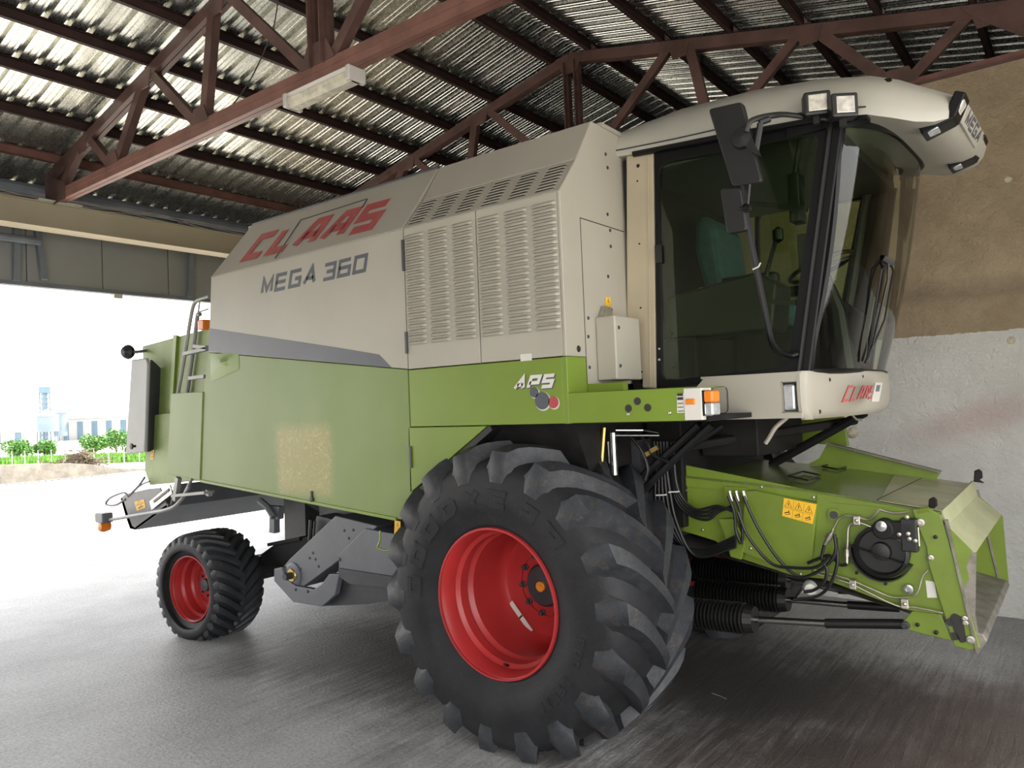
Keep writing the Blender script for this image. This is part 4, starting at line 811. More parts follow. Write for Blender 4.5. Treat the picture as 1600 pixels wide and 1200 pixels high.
# ---- wheels
def wheel(cx, yc, h, R, rimr, hw, bulge, N, steer, big):
    """tyre + lugs + rim at local origin; outer side is -y"""
    C = Vector((cx, yc-.15, h))
    clampz = -h+.004
    lugh = .068 if big else .03
    Rb = R-lugh
    pr = [(rimr-.02, hw-.03), (rimr+.01, hw), (rimr+.05, hw+.01), (rimr+(Rb-rimr)*.3, bulge*.985), (rimr+(Rb-rimr)*.5, bulge), (rimr+(Rb-rimr)*.72, bulge*.965), (Rb-.085*R, bulge*.93), (Rb-.045*R, bulge*.84), (Rb-.015*R, bulge*.62), (Rb, bulge*.3)]
    prof = [(r, -y) for r, y in pr]+[(Rb, 0)]+[(r, y) for r, y in reversed(pr)]
    prof = [(p.x, p.y) for p in spline([(a, b, 0) for a, b in prof], 2)]
    m = MB(); m.lathe(prof, (0, 0, 0), (0, 1, 0), 96)
    m.v = [(x, y*(1+.10*max(0, (-z-h+.14)/.14)) if z < 0 else y, max(z, clampz)) for x, y, z in m.v]
    ty = m.build('front_tyre' if big else 'rear_tyre', 'rubber', H, smooth=True); ty.location = C; ty.rotation_euler = (0, 0, steer)
    # tread lugs
    def base_r(y):
        y = abs(y); q = [(0, Rb)]+[(b, a) for a, b in reversed(pr)]
        for (y0, r0_), (y1, r1) in zip(q, q[1:]):
            if y0 <= y <= y1+1e-9: return r0_+(r1-r0_)*(y-y0)/(y1-y0+1e-9)
        return q[5][1]
    step = 2*PI/N; n = 9
    def lug(side, th0, clamp):
        m = MB(); rows = []; sw = .42 if big else .40; nt = 4
        for i in range(n+nt):
            s = min(1, i/(n-1))
            y = -.04+s*(bulge*.93+.04) if big else -.02+s*(bulge*.93+.02)
            th = th0+sw*(s**.85)
            rb = base_r(y)-.004
            top_ = Rb+lugh-.014*(abs(y)/bulge)**2-(0 if s < .78 else (.035 if big else .02)*((s-.78)/.22)**1.5)
            wd = (.046+.022*s**2) if big else .026+.010*s
            dy = 0
            if i >= n:          # the lug end runs out down the sidewall
                k = (i-n+1)/nt; rb = (Rb-.085*R)-k*.085*R; y = bulge*(.93+.06*k); dy = (1-k)*(.028 if big else .012); top_ = rb; wd *= 1-.45*k
            row = []
            for k6, (dw, fr) in enumerate(((-wd*1.75, 0), (-wd*1.15, .5), (-wd*.85, 1), (wd*.85, 1), (wd*1.15, .5), (wd*1.75, 0))):
                if i < n: rr = rb-.006*(fr == 0)+(top_-rb)*fr; yy = y
                else: rr = rb; yy = y+dy*fr-.004*(fr == 0)
                a = th+dw/R; row.append((rr*math.cos(a), side*yy, rr*math.sin(a)))
            rows.append(row)
        n2 = n+nt-2
        m.grid(rows); m.f.append(tuple(range(5, -1, -1))); m.f.append(tuple(range(6*(len(rows)-1), 6*len(rows))))
        if clamp: m.v = [(x, y, max(z, clampz)) for x, y, z in m.v]
        me = bpy.data.meshes.new('tread_lug'); me.from_pydata(m.v, [], m.f); me.materials.append(M['lug'])
        bm = bmesh.new(); bm.from_mesh(me); bmesh.ops.recalc_face_normals(bm, faces=bm.faces); bm.to_mesh(me); bm.free()
        me.shade_smooth(); me.set_sharp_from_angle(angle=math.radians(38)); return me
    shared = {s: lug(s, 0, False) for s in (-1, 1)}
    for s in (-1, 1):
        for k in range(N):
            th = k*step+(0 if s < 0 else step/2)
            # lathe uses (cos, sin) in x,z: rotate the shared mesh about y by -th
            low = min(R*math.sin(th+.45*q) for q in (0, .3, .6, 1))-.08
            if low < -h+.03: o = bpy.data.objects.new('tread_lug', lug(s, th, True))
            else: o = bpy.data.objects.new('tread_lug', shared[s]); o.rotation_euler = (0, -th, 0)
            COL.objects.link(o); o.parent = ty
    # rim
    if big:
        rp = [(rimr-.012, -hw-.012), (rimr, -hw-.012), (rimr+.004, -hw+.004), (rimr-.012, -hw+.012), (rimr-.03, -hw+.05), (rimr-.033, -hw+.11), (rimr-.055, -hw+.13), (rimr-.055, -hw+.19), (rimr-.04, -hw+.215), (rimr-.065, -hw+.24), (rimr-.07, .10), (rimr-.085, .14), (.33, .162), (.27, .165), (.245, .155), (.0001, .155)]
    else:
        rp = [(rimr-.01, -hw-.01), (rimr, -hw-.01), (rimr+.003, -hw+.003), (rimr-.012, -hw+.012), (rimr-.022, -hw+.04), (rimr-.025, -hw+.09), (rimr-.045, -hw+.11), (rimr-.045, -.02), (rimr-.06, .0), (rimr-.1, .01), (.12, -.02), (.0001, -.02)]
    m = MB(); m.lathe(rp, (0, 0, 0), (0, 1, 0), 72); m.lathe([(rimr-.03, .12 if big else .02), (rimr-.03, hw), (rimr+.005, hw+.01)], (0, 0, 0), (0, 1, 0), 48)
    rim = m.build('front_rim' if big else 'rear_rim', 'rim', H, smooth=True, angle=28); rim.location = C; rim.rotation_euler = (0, 0, steer)
    yb = .155 if big else -.02
    if big:
        for k in range(10):
            a = k*2*PI/10+.1; m = MB(); m.lathe([(.022, -.004), (.022, -.012), (.015, -.014), (.015, -.034), (.0001, -.036)], (.185*math.cos(a), yb, .185*math.sin(a)), (0, 1, 0), 6); m.build('wheel_bolt', 'steeldark', rim)
        m = MB(); m.lathe([(.135, 0), (.135, -.03), (.12, -.05), (.04, -.06), (.0001, -.06)], (0, yb, 0), (0, 1, 0), 32); m.build('hub', 'steeldark', rim, smooth=True, angle=30)
        m = MB(); m.lathe([(.033, -.06), (.033, -.078), (.028, -.082), (.0001, -.078)], (0, yb, 0), (0, 1, 0), 20); m.build('hub_cap', 'orangecap', rim)
        a = math.radians(205+30)
        m = MB(); q0 = onY(798, 941, yc+.15)-C-OFF; q1 = onY(830, 987, yc+.15)-C-OFF; q0 -= OFF*-1*0; q0 = Vector((q0.x, .153, q0.z)); q1 = Vector((q1.x, .153, q1.z)); d = (q1-q0).normalized(); s_ = Vector((0, -1, 0)).cross(d).normalized()*.017
        m.slab([q0-s_, q1-s_, q1+s_, q0+s_], (0, -.004, 0)); lb2 = m.build('rim_label', 'white', rim)
        m = MB(); qm = (q0+q1)/2; m.slab([qm-s_-d*.006+Vector((0, -.0045, 0)), qm+s_-d*.006+Vector((0, -.0045, 0)), qm+s_+d*.006+Vector((0, -.0045, 0)), qm-s_+d*.006+Vector((0, -.0045, 0))], (0, -.001, 0)); m.build('label_bar', 'ink', rim)
        m = MB(); m.tube([(.0, -hw+.1, -rimr+.05), (0.01, -hw+.05, -rimr+.075)], .008, 6); m.build('valve', 'black', rim)
        # raised lettering on the sidewall
        def ring(txt, a0, a1, ri, ro):
            for i, c in enumerate(txt):
                if c == ' ': continue
                am = a0+(a1-a0)*(i+.5)/len(txt); wdt = abs(a1-a0)/len(txt)*.72
                mm = MB()
                for pl in GL[c]:
                    for quad in ribbon([(x*.66+.17, y*.70+.15) for x, y in pl], .32):
                        pts = []
                        for v in quad:
                            a = am-(v.x-.5)*wdt*(1 if a1 < a0 else -1); r_ = ri+(ro-ri)*v.y
                            if a1 > a0: r_ = ri+(ro-ri)*v.y
                            tt = (r_-rimr)/(Rb-rimr); yy = -bulge*(.985+.015*math.sin(PI*min(1, max(0, (tt-.3)/.4))))
                            pts.append((r_*math.cos(a), yy+.004, r_*math.sin(a)))
                        mm.slab(pts, (0, -.008, 0))
                mm.build('sidewall_letter', 'rubber', ty)
        ring('GOODYEAR', math.radians(186), math.radians(34), .56, .665)
        ring('800 65R32', math.radians(352), math.radians(300), .585, .64)
    else:
        m = MB(); m.lathe([(.06, 0), (.055, -.04), (.0001, -.045)], (0, yb, 0), (0, 1, 0), 24); m.build('hub_cap', 'steeldark', rim, smooth=True)
        m = MB(); m.slab([(.05, yb-.004, -.10), (.075, yb-.004, -.09), (.13, yb-.004, -.18), (.105, yb-.004, -.19)], (0, -.003, 0)); m.build('rim_label', 'white', rim)
        for k in range(8):
            a = k*PI/4; m = MB(); m.lathe([(.013, 0), (.013, -.02), (.0001, -.021)], (.1*math.cos(a), yb, .1*math.sin(a)), (0, 1, 0), 6); m.build('wheel_bolt', 'steeldark', rim)
    # far side copies
    for src in (ty, rim):
        c = cp(src, H); c.location = (cx, .30-yc-.15, h); c.rotation_euler = (0, 0, PI+steer)
        for k in src.children:
            if k.name.startswith(('sidewall', 'rim_label', 'label_bar')): continue
            cp(k, c)
wheel(0, -1.13, .86, .93, .435, .37, .415, 18, 0, True)
wheel(-3.816-.01, -1.228+.2, .446, .505, .30, .2, .255, 28, math.radians(5), False)
# ================================================================== CAB
YC0, YC1 = -.72, 1.02
def ub(y): return abs((y-.15)/.87)
def wsb(y): return Vector((1.57+.13*(1-ub(y)**4), y, 2.115))
def wst(y): return Vector((1.795+.205*(1-ub(y)**4), y, 3.405+.05*(y+.72)))
def ws(y, t): return wsb(y).lerp(wst(y), t)+Vector((.035*math.sin(PI*t), 0, 0))
m = MB(); m.box((.53, YC0+.01, 1.98), (1.5, YC1, 2.10)); m.pz([(1.5, YC0+.01), (1.56, YC0+.02), (1.66, -.4), (1.68, .15), (1.66, .7), (1.56, YC1-.01), (1.5, YC1)], 2.0, 2.10); part(m, 'cab_floor', 'black')
m = MB(); m.box((.53, YC0+.01, 2.1), (.58, YC1, 3.5)); part(m, 'cab_rear_wall', 'dark')
m = MB(); m.py([P_(978, 243, YC0), P_(1021, 238, YC0), P_(1026, 607, YC0), P_(1003, 606, YC0), P_(1003, 592, YC0), P_(979, 583, YC0)], YC0, YC0+.06); cp_ = part(m, 'rear_pillar', 'cream_in', bev=.01)
for a, b in ((997, 259), (996, 283), (999, 381), (1001, 481), (1003, 581)):
    m = MB(); q = onY(a, b, YC0); m.lathe([(.012 if b == 259 else .006, 0), (.010 if b == 259 else .005, .003), (.0001, .003)], q, (0, -1, 0), 12); part(m, 'pillar_hole', 'black', cp_)
m = MB(); m.bar(onY(1012, 245, YC0-.002), onY(1016, 604, YC0-.002), .006, .006); part(m, 'pillar_crease', 'cream_in', cp_)
def ring_plate(outer, inner, y, t):
    """flat frame between two polygons with the same number of corners"""
    n = len(outer); m = MB(); O = [(x, y, z) for x, z in outer]; I = [(x, y, z) for x, z in inner]
    v = O+I+[(x, y+t, z) for x, _, z in O]+[(x, y+t, z) for x, _, z in I]; f = []
    for i in range(n):
        j = (i+1) % n; f += [(i, j, n+j, n+i), (2*n+i, 3*n+i, 3*n+j, 2*n+j), (i, 2*n+i, 2*n+j, j), (n+i, n+j, 3*n+j, 3*n+i)]
    m.add(v, f); return m
def rounded(poly, r=.05, k=4):
    P = [Vector((x, 0, z)) for x, z in poly]; out = []
    for i in range(len(P)):
        a, b, c = P[i-1], P[i], P[(i+1) % len(P)]; s = b+(a-b).normalized()*r; e = b+(c-b).normalized()*r
        for j in range(k+1):
            t = j/k; q = s*(1-t)**2+b*2*t*(1-t)+e*t*t; out.append((q.x, q.z))
    return out
def cornered(poly, k=4): return [p for p in poly for _ in range(k+1)]
OUT = [P_(1023, 238, YC0), P_(1296, 190, YC0), P_(1246, 584, YC0), P_(1027, 606, YC0)]
INN = [P_(1030, 256, YC0), P_(1281, 208, YC0), P_(1232, 572, YC0), P_(1034, 596, YC0)]
INR = rounded(INN, .06)
OR_ = [p for p in OUT for _ in range(5)]
def side(y, t, nm):
    m = ring_plate(OR_, INR, y, t); fr = part(m, 'door_frame', 'blackgloss')
    m = MB(); m.py(INR, y+.012 if t > 0 else y-.014, y+.016 if t > 0 else y-.01); part(m, 'door_glass', 'glass', fr); return fr
df = side(YC0-.005, .035, 'near'); side(YC1-.03, .035, 'far')
for b in (388, 408, 545, 562):
    m = MB(); rivet(m, onY(1030, b, YC0-.006), (0, -1, 0), .009); part(m, 'hinge_bolt', 'zinc', df)
m = MB(); m.box((P_(1026, 400, YC0)[0], YC0-.02, P_(1026, 412, YC0)[1]), (P_(1035, 400, YC0)[0], YC0-.004, P_(1026, 384, YC0)[1])); part(m, 'hinge', 'black', df)
m = MB(); m.bar(onY(1165, 317, YC0+.03), onY(1262, 327, YC0+.03), .02, .03); m.bar(onY(1205, 471, YC0+.03), onY(1250, 474, YC0+.03), .02, .025); part(m, 'inner_grab_bar', 'black', df)
# near A pillar and door seal
m = MB(); m.slab([onY(1243, 584, YC0-.01), onY(1266, 583, YC0-.01), onY(1318, 190, YC0-.01), onY(1290, 190, YC0-.01)], (0, .07, 0)); part(m, 'front_pillar', 'blackgloss', bev=.012)
m = MB(); m.tube([onY(1247, 584, YC0-.025), onY(1297, 192, YC0-.025)], .014, 8); part(m, 'pillar_seal', 'blackgloss', smooth=True)
# far A pillar, its lit facet added as a light grey tube
m = MB(); m.slab([onY(1293, 580, .99), onY(1345, 578, .99), onY(1394, 285, .99), onY(1398, 225, .99), onY(1338, 215, .99), onY(1349, 285, .99)], (0, .04, 0)); part(m, 'far_front_pillar', 'steeldark', bev=.01)
m = MB(); m.tube(spline([onY(1303, 580, .96), onY(1326, 480, .96), onY(1345, 360, .96), onY(1357, 285, .96), onY(1352, 222, .96)]), .03, 8); part(m, 'pillar_lit_edge', 'greydoor', smooth=True)
# windshield
m = MB(); ys = [YC0+.0+(YC1-YC0)*k/24 for k in range(25)]; m.grid([[ws(y, t/10) for y in ys] for t in range(11)]); wsg = part(m, 'windshield', 'glass', smooth=True, angle=80)
m = MB(); m.tube([ws(y, 0)+Vector((.004, 0, 0)) for y in ys], .016, 6); m.tube([ws(y, 1)+Vector((.004, 0, -.005)) for y in ys], .024, 6); part(m, 'windshield_seal', 'blackgloss', wsg, smooth=True)
m = MB()
for y in (YC0+.015, YC1-.015): m = MB(); m.tube([ws(y, t/10) for t in range(11)], .02, 6); part(m, 'edge_seal', 'blackgloss', wsg, smooth=True)
# wiper
def wp(px, py, off=.03):   # meet the windshield
    best = None; d = ray(px, py)
    for k in range(400):
        y = -.7+1.7*k/400; q = CAM+d*((y-CAM.y)/d.y); t = (q.z-2.115)/1.31
        if 0 <= t <= 1:
            e = q.x-ws(y, t).x
            if best is None or abs(e) < best[0]: best = (abs(e), q)
    return best[1]+Vector((off, 0, 0))
m = MB(); m.tube([wp(1379, 411), wp(1372, 440, .05), wp(1352, 540, .04), wp(1346, 568, .02)], .008, 6); m.tube([wp(1383, 412), wp(1387, 425), wp(1374, 500), wp(1350, 566, .015)], .007, 6); m.tube([wp(1376, 416), wp(1369, 422), wp(1364, 450), wp(1347, 560)], .007, 6)
m.tube([wp(1379, 403, .0), wp(1380, 415, .05)], .02, 8); part(m, 'wiper', 'black', smooth=True)
# ---- roof
SEC = [(.47, 3.525, 3.735, .90), (.60, 3.515, 3.75, .90), (.9, 3.495, 3.78, .905), (1.35, 3.475, 3.765, .91), (1.7, 3.445, 3.72, .91), (1.95, 3.40, 3.665, .90), (2.06, 3.36, 3.62, .87), (2.15, 3.335, 3.575, .79), (2.22, 3.335, 3.545, .71), (2.275, 3.35, 3.52, .65), (2.31, 3.375, 3.505, .60), (2.335, 3.43, 3.485, .565)]
def sect(X, zb, zt, hw):
    c = .15; q = [(-1, 0), (-1.008, .18), (-1.0, .42), (-.955, .66), (-.86, .88), (-.72, 1.0), (-.35, 1.14), (0, 1.18)]
    pts = [(X, c+a*hw, zb+b*(zt-zb)) for a, b in q]; pts += [(x, 2*c-y, z) for x, y, z in reversed(pts[:-1])]
    return [(x, y, z+.05*(y+.72)) for x, y, z in pts]
m = MB(); S = [sect(*s) for s in SEC]; m.grid(S); n = len(S[0]); m.f.append(tuple(range(n))); m.f.append(tuple(range((len(S)-1)*n, len(S)*n)))
# underside
m.grid([[s[0], Vector(s[0]).lerp(Vector(s[-1]), .25)+Vector((0, 0, 0)), Vector(s[0]).lerp(Vector(s[-1]), .75)+Vector((0, 0, 0)), s[-1]] for s in S])
rf = part(m, 'cab_roof', 'roofwhite', smooth=True, angle=50)
m = MB(); m.tube([(x, .15-hw*1.012, zb+.035) for x, zb, zt, hw in SEC[:6]], .004, 5); part(m, 'roof_seam', 'steeldark', rf)
m = MB(); q = onY(1386, 131, -.62); m.lathe([(.022, 0), (.022, .02), (.0001, .02)], q, (.2, -.7, .7), 16); part(m, 'antenna_hole', 'black', rf)
m = MB(); m.tube([(.62, YC0-.02, 3.515), (1.2, YC0-.03, 3.475), (1.7, YC0-.03, 3.435), (1.95, -.70, 3.405)], .02, 6); m.box((1.55, YC0-.03, 3.38), (1.95, YC0+.05, 3.44)); part(m, 'roof_gasket', 'blackgloss', rf)
# headlamp slots of the roof nose
def slot(y, A, B, Cc, s_):
    a, b, c = onY(*A, y), onY(*B, y), onY(*Cc, y); b1 = a.lerp(b, .93); 
    m = MB(); m.bar(a, b, .15, .06, (0, 0, 1)); m.bar(b+Vector((-.012, 0, -.016)), c, .15, .055, (1, 0, 0)); s = part(m, 'lamp_slot', 'blackgloss', rf, bev=.008)
    m = MB(); m.bar(a.lerp(b, .15)+Vector((0, -.022, -.008)), a.lerp(b, .55)+Vector((0, -.022, -.014)), .10, .045); part(m, 'roof_lamp', 'silver', s, bev=.008)
    m = MB(); m.bar(a.lerp(b, .85)+Vector((.012, -.022, .0)), b.lerp(c, .7)+Vector((.012, -.022, 0)), .10, .05, (1, 0, 0)); part(m, 'roof_lamp', 'lens', s, bev=.012)
slot(-.42, (1441, 209), (1490, 183), (1504, 149), 1); slot(.62, (1483, 262), (1520, 245), (1536, 214), -1)
pn = Vector((.91, .036, -.41)).normalized(); pp = Vector((2.338, -.42, 3.42)); op = lambda a, b: onP(a, b, pp, pn)
m = MB(); m.slab([op(1503, 193), op(1524, 232), op(1538, 208), op(1513, 163)], -pn*.02); fa = part(m, 'nose_plate', 'roofwhite', rf, bev=.004)
m = MB(); text3d(m, 'MEGa', op(1506, 193)+pn*.001, op(1526, 224)+pn*.001, op(1516, 172)+pn*.001, t=.2, gap=.3, thick=.002, nrm=pn); part(m, 'lettering', 'stripe', fa, label='dark letters MEGA on the roof nose')
# work lights
def worklight(px, py, n):
    q = onY(px, py, -.86); n = Vector(n).normalized(); s = n.cross(Vector((0, 0, 1))).normalized(); u = s.cross(n)
    def bx(h, w_, d0, d1): return [q+s*(i*w_)+u*(j*h)+n*d0 for i, j in ((-1, -1), (1, -1), (1, 1), (-1, 1))], n*(d1-d0)
    m = MB(); m.slab(*bx(.062, .066, -.07, .01)); o = part(m, 'work_light', 'black', rf, bev=.012)
    m = MB(); m.slab(*bx(.042, .045, .008, .014)); part(m, 'light_lens', 'lens', o, bev=.004)
    m = MB(); m.bar(q-n*.03-u*.06, q-n*.03-u*.10, .03, .03); part(m, 'light_foot', 'black', o)
worklight(1277, 161, (.42, -.9, 0)); worklight(1320, 164, (.58, -.8, 0))
m = MB(); m.tube(spline([onY(1262, 172, -.83), onY(1255, 160, -.84), onY(1260, 151, -.84), onY(1268, 149, -.84)]), .004, 5); part(m, 'light_wire', 'wire', rf)
# ---- lower front panel under the glass
LB = MB(); Z0, Z1 = 1.868, 2.115; yb_ = -.80
xa, xb, xc, xd = P_(1100, 600, yb_)[0]-.02, P_(1219, 600, yb_)[0], P_(1250, 600, yb_)[0], 1.575
zh0, zh1 = P_(1236, 645, yb_)[1], P_(1236, 596, yb_)[1]
LB.py([(xa-.03, Z0), (xb, Z0), (xb, Z1), (xa+.02, Z1-.01), (xa-.03, Z1-.06)], yb_, yb_+.03); LB.box((xb, yb_, Z0), (xc, yb_+.03, zh0)); LB.box((xb, yb_, zh1), (xc, yb_+.03, Z1))
LB.box((xa, yb_+.005, Z1-.012), (xc, YC0+.02, Z1))
path = [(xc, yb_), (1.55, yb_), (1.585, -.785), (1.60, -.755), (1.615, -.70), (1.65, -.56), (1.69, -.38), (1.725, -.1), (1.74, .15), (1.735, .4), (1.71, .65), (1.675, .85), (1.63, .99), (1.56, 1.07), (1.3, 1.10)]
def rowp(z, ins, k=1.0): return [(x-ins if i > 3 else x-ins*i/4*0, y+(ins if i < 5 else (-ins if i > 11 else 0)), z) for i, (x, y) in enumerate(path)]
LB.grid([rowp(Z1+.002, .05), rowp(Z1+.002, .012), rowp(Z1-.012, .0), rowp(2.03, -.004), rowp(1.95, .0), rowp(1.90, .012), rowp(Z0+.004, .03), rowp(Z0-.012, .055)])
lf = part(LB, 'front_apron', 'cream', smooth=True, angle=40, label='cream apron under the cab glass')
m = MB(); m.box((xb, yb_+.03, zh0), (xb+.005, yb_+.09, zh1)); m.box((xc-.005, yb_+.03, zh0), (xc, yb_+.09, zh1)); m.box((xb, yb_+.09, zh0-.01), (xc, yb_+.1, zh1+.01)); m.box((xb, yb_+.03, zh0), (xc, yb_+.09, zh0+.005)); m.box((xb, yb_+.03, zh1-.005), (xc, yb_+.09, zh1)); rc = part(m, 'lamp_recess', 'cream', lf)
m = MB(); m.box((xb+.006, yb_+.02, zh0+.012), (xc-.035, yb_+.09, zh1-.014)); part(m, 'headlamp', 'silver', lf, bev=.012)
m = MB(); m.box((xb+.004, yb_+.03, zh1-.014), (xc-.025, yb_+.09, zh1-.004)); part(m, 'lamp_gasket', 'black', lf)
m = MB(); hx0, hx1, hz0, hz1 = P_(1113, 640, yb_)[0], P_(1138, 640, yb_)[0], 1.905, 2.055
m.tube([(x, yb_-.001, z) for x, z in rounded([(hx0, hz0), (hx1, hz0), (hx1, hz1), (hx0, hz1)], .03)], .0025, 5, closed=True); part(m, 'hatch_seam', 'steeldark', lf)
SPn = Vector((1, .11, .04)).normalized(); SP0 = Vector((1.745, .4, 1.98))
sf = lambda a, b: onP(a, b, SP0, SPn)
m = MB(); text3d(m, 'cLAAS', sf(1314, 629), sf(1361, 623), sf(1325, 602), t=.17, gap=.25, thick=.004, nrm=SPn); part(m, 'apron_lettering', 'red', lf, label='small red brand letters on the apron')
m = MB(); m.slab([sf(1359, 628), sf(1370, 628), sf(1376, 598), sf(1365, 598)], SPn*.012); sg = part(m, 'speed_plate', 'white', lf, bev=.003)
m = MB(); m.slab([sf(1364, 612)+SPn*.012, sf(1370, 612)+SPn*.012, sf(1372, 602)+SPn*.012, sf(1366, 602)+SPn*.012], SPn*.001); part(m, 'plate_print', 'steelgrey', sg)
for a, b in ((1300, 593), (1285, 643), (1351, 588)):
    m = MB(); rivet(m, sf(a, b)-SPn*.01, SPn, .008); part(m, 'screw', 'black', lf)
m = MB(); m.tube(spline([(1.46, -.7, 1.87), onY(1212, 668, -.72), onY(1202, 684, -.72), onY(1196, 693, -.72)]), .012, 6); part(m, 'drain_tube', 'cable', lf, smooth=True)
m = MB(); m.tube(spline([onY(1330, 646, .3), onY(1338, 655, .3), onY(1347, 656, .3)]), .008, 6); part(m, 'loose_cable', 'cable', lf, smooth=True)
# ---- green platform bar with lamps
m = MB(); m.box((XE, YS, 1.886), (1.20, YS+.03, 2.052)); m.box((XE, YS, 2.046), (1.20, -.9, 2.052)); bar = part(m, 'platform_bar', 'green', bev=.003)
m = MB(); m.box((XE, -1.215, 2.05), (.74, -1.16, 2.10)); part(m, 'platform_kerb', 'green', bar)
m = MB(); m.box((XE, YS+.04, 1.88), (1.3, -.75, 1.905)); part(m, 'platform_floor', 'dark', bar)
for a, b, r in ((996, 627, .020), (982, 638, .020), (1012, 637, .020)):
    q = onY(a, b, YS); m = MB(); m.lathe([(r, 0), (r, .002), (.0001, .002)], q, (0, -1, 0), 20); part(m, 'bar_dot', 'ink', bar)
for a, b in ((982, 647), (1047, 645)):
    m = MB(); rivet(m, onY(a, b, YS), (0, -1, 0), .010); part(m, 'screw', 'zinc', bar)
m = MB(); m.py([P_(1058, 645, YS), P_(1069, 645, YS), P_(1069, 614, YS), P_(1058, 616, YS)], YS-.002, YS); tp = part(m, 'type_plate', 'white', bar)
m = MB()
for k in range(5): z = P_(1060, 643-k*6, YS)[1]; m.box((P_(1059, 630, YS)[0], YS-.003, z), (P_(1068, 630, YS)[0], YS-.002, z+.004 if k < 3 else z+.014))
part(m, 'plate_print', 'ink', tp)
m = MB(); m.box((1.192, YS-.005, 1.888), (1.285, YS+.12, 2.045)); br_ = part(m, 'lamp_bracket', 'white', bar, bev=.004)
m = MB(); q0, q1 = P_(1073, 632, YS), P_(1087, 623, YS); m.box((q0[0], YS-.02, q0[1]), (q1[0], YS-.004, q1[1])); part(m, 'side_marker', 'orange', br_, bev=.004)
m = MB(); m.box((1.285, YS-.0, 1.908), (1.293, YS+.10, 2.032)); part(m, 'lamp_base', 'black', br_)
m = MB(); m.box((1.293, YS+.0, 1.972), (1.338, YS+.095, 2.03)); part(m, 'turn_signal', 'orange', br_, bev=.008)
m = MB(); m.box((1.293, YS+.0, 1.910), (1.338, YS+.095, 1.970)); part(m, 'position_lamp', 'silver', br_, bev=.008)
# ---- mirrors
YM = -1.1
def ypoly(pix, y, t, r=.03): return MB().py(rounded([P_(a, b, y) for a, b in pix], r), y, y+t)
m = ypoly([(1106, 170), (1159, 158), (1191, 284), (1144, 292)], YM, .045, .025); mir = part(m, 'big_mirror', 'black', bev=.008)
m = MB(); q = onY(1162, 215, YM); m.lathe([(.06, 0), (.05, .02), (.0001, .025)], onY(1160, 216, YM), (0, -1, 0), 20); m.slab([onY(1164, 205, YM-.02), onY(1172, 208, YM-.02), onY(1187, 243, YM-.02), onY(1174, 238, YM-.02), onY(1158, 222, YM-.02)], (0, .03, 0)); part(m, 'mirror_bracket', 'black', mir)
m = MB(); m.tube(arc([onY(1166, 206, YM-.03), onY(1170, 190, YM-.03), onY(1185, 184, YM), onY(1205, 180, YM+.05), onY(1225, 178, -.95), onY(1268, 184, -.80), onY(1290, 186, -.76)], 4, .08), .014, 8); m.tube([onY(1187, 192, YM), onY(1203, 186, YM+.03)], .015, 6); m.tube([onY(1188, 193, YM), onY(1180, 240, YM)], .017, 8); part(m, 'mirror_arm', 'black', mir, smooth=True)
m = ypoly([(1124, 294), (1158, 292), (1168, 360), (1135, 366)], YM, .04, .025); sm = part(m, 'small_mirror', 'black', bev=.01)
m = MB(); m.tube([onY(1171, 288, YM), onY(1168, 324, YM)], .008, 6); m.lathe([(.02, -.02), (.02, .02)], onY(1167, 325, YM), (0, 1, 0), 12); m.tube([onY(1155, 326, YM), onY(1168, 325, YM)], .008, 6); part(m, 'mirror_clamp', 'black', sm)
m = MB(); m.tube(arc([onY(1160, 290, YM+.02), onY(1164, 330, YM+.02), onY(1178, 400, -1.05), onY(1196, 490, -1.0), onY(1207, 545, -.95), onY(1232, 556, -.78), onY(1248, 552, -.74)], 6, .12), .017, 8); part(m, 'mirror_stay', 'blackgloss', smooth=True)
m = MB(); m.tube([onY(1176, 421, -1.07), onY(1185, 417, -1.07), onY(1188, 411, -1.05)], .004, 5); part(m, 'cable_tie', 'white')
# ---- inside the cab
m = MB(); m.box((.95, -.1, 2.12), (1.35, .42, 2.42)); m.box((.58, -.68, 2.10), (.95, .95, 2.36)); part(m, 'seat_base', 'dark', bev=.02)
m = MB(); m.box((.86, -.12, 2.42), (1.36, .42, 2.56)); st = part(m, 'seat_cushion', 'seat', bev=.04)
m = MB(); m.py([(.80, 2.55), (.92, 2.52), (.86, 3.12), (.80, 3.22), (.72, 3.2), (.70, 3.0)], -.10, .40); part(m, 'seat_backrest', 'seat', st, bev=.04)
m = MB(); m.box((.95, -.28, 2.68), (1.30, -.18, 2.75)); m.box((.95, .46, 2.68), (1.30, .56, 2.75)); part(m, 'armrest', 'black', st, bev=.02)
m = MB(); m.py([(.75, 2.36), (1.38, 2.36), (1.42, 2.62), (1.30, 2.70), (.75, 2.62)], -.64, -.36); cn = part(m, 'side_console', 'black', bev=.015)
m = MB(); m.tube([(1.3, -.5, 2.65), (1.38, -.48, 2.90)], .014, 6); m.lathe([(.0001, -.05), (.03, -.03), (.03, .03), (.0001, .05)], (1.39, -.48, 2.92), (0, 0, 1), 12); part(m, 'drive_lever', 'black', cn, smooth=True)
for k in range(3):
    m = MB(); m.lathe([(.02, 0), (.02, .03), (.0001, .035)], (.92+.07*k, -.5, 2.64), (0, 0, 1), 12); part(m, 'control_knob', 'orangecap', cn)
m = MB(); cx, cz = 1.45, 2.80; ax = Vector((-.35, 0, .94)); a_ = Vector((.94, 0, .35)); b_ = Vector((0, 1, 0)); c_ = Vector((cx, .15, cz))
m.tube([c_+a_*(.2*math.cos(t))+b_*(.2*math.sin(t)) for t in [2*PI*k/32 for k in range(32)]], .014, 8, closed=True)
for t in (0.6, PI-.6, 3*PI/2): m.tube([c_, c_+a_*(.19*math.cos(t))+b_*(.19*math.sin(t))], .010, 6)
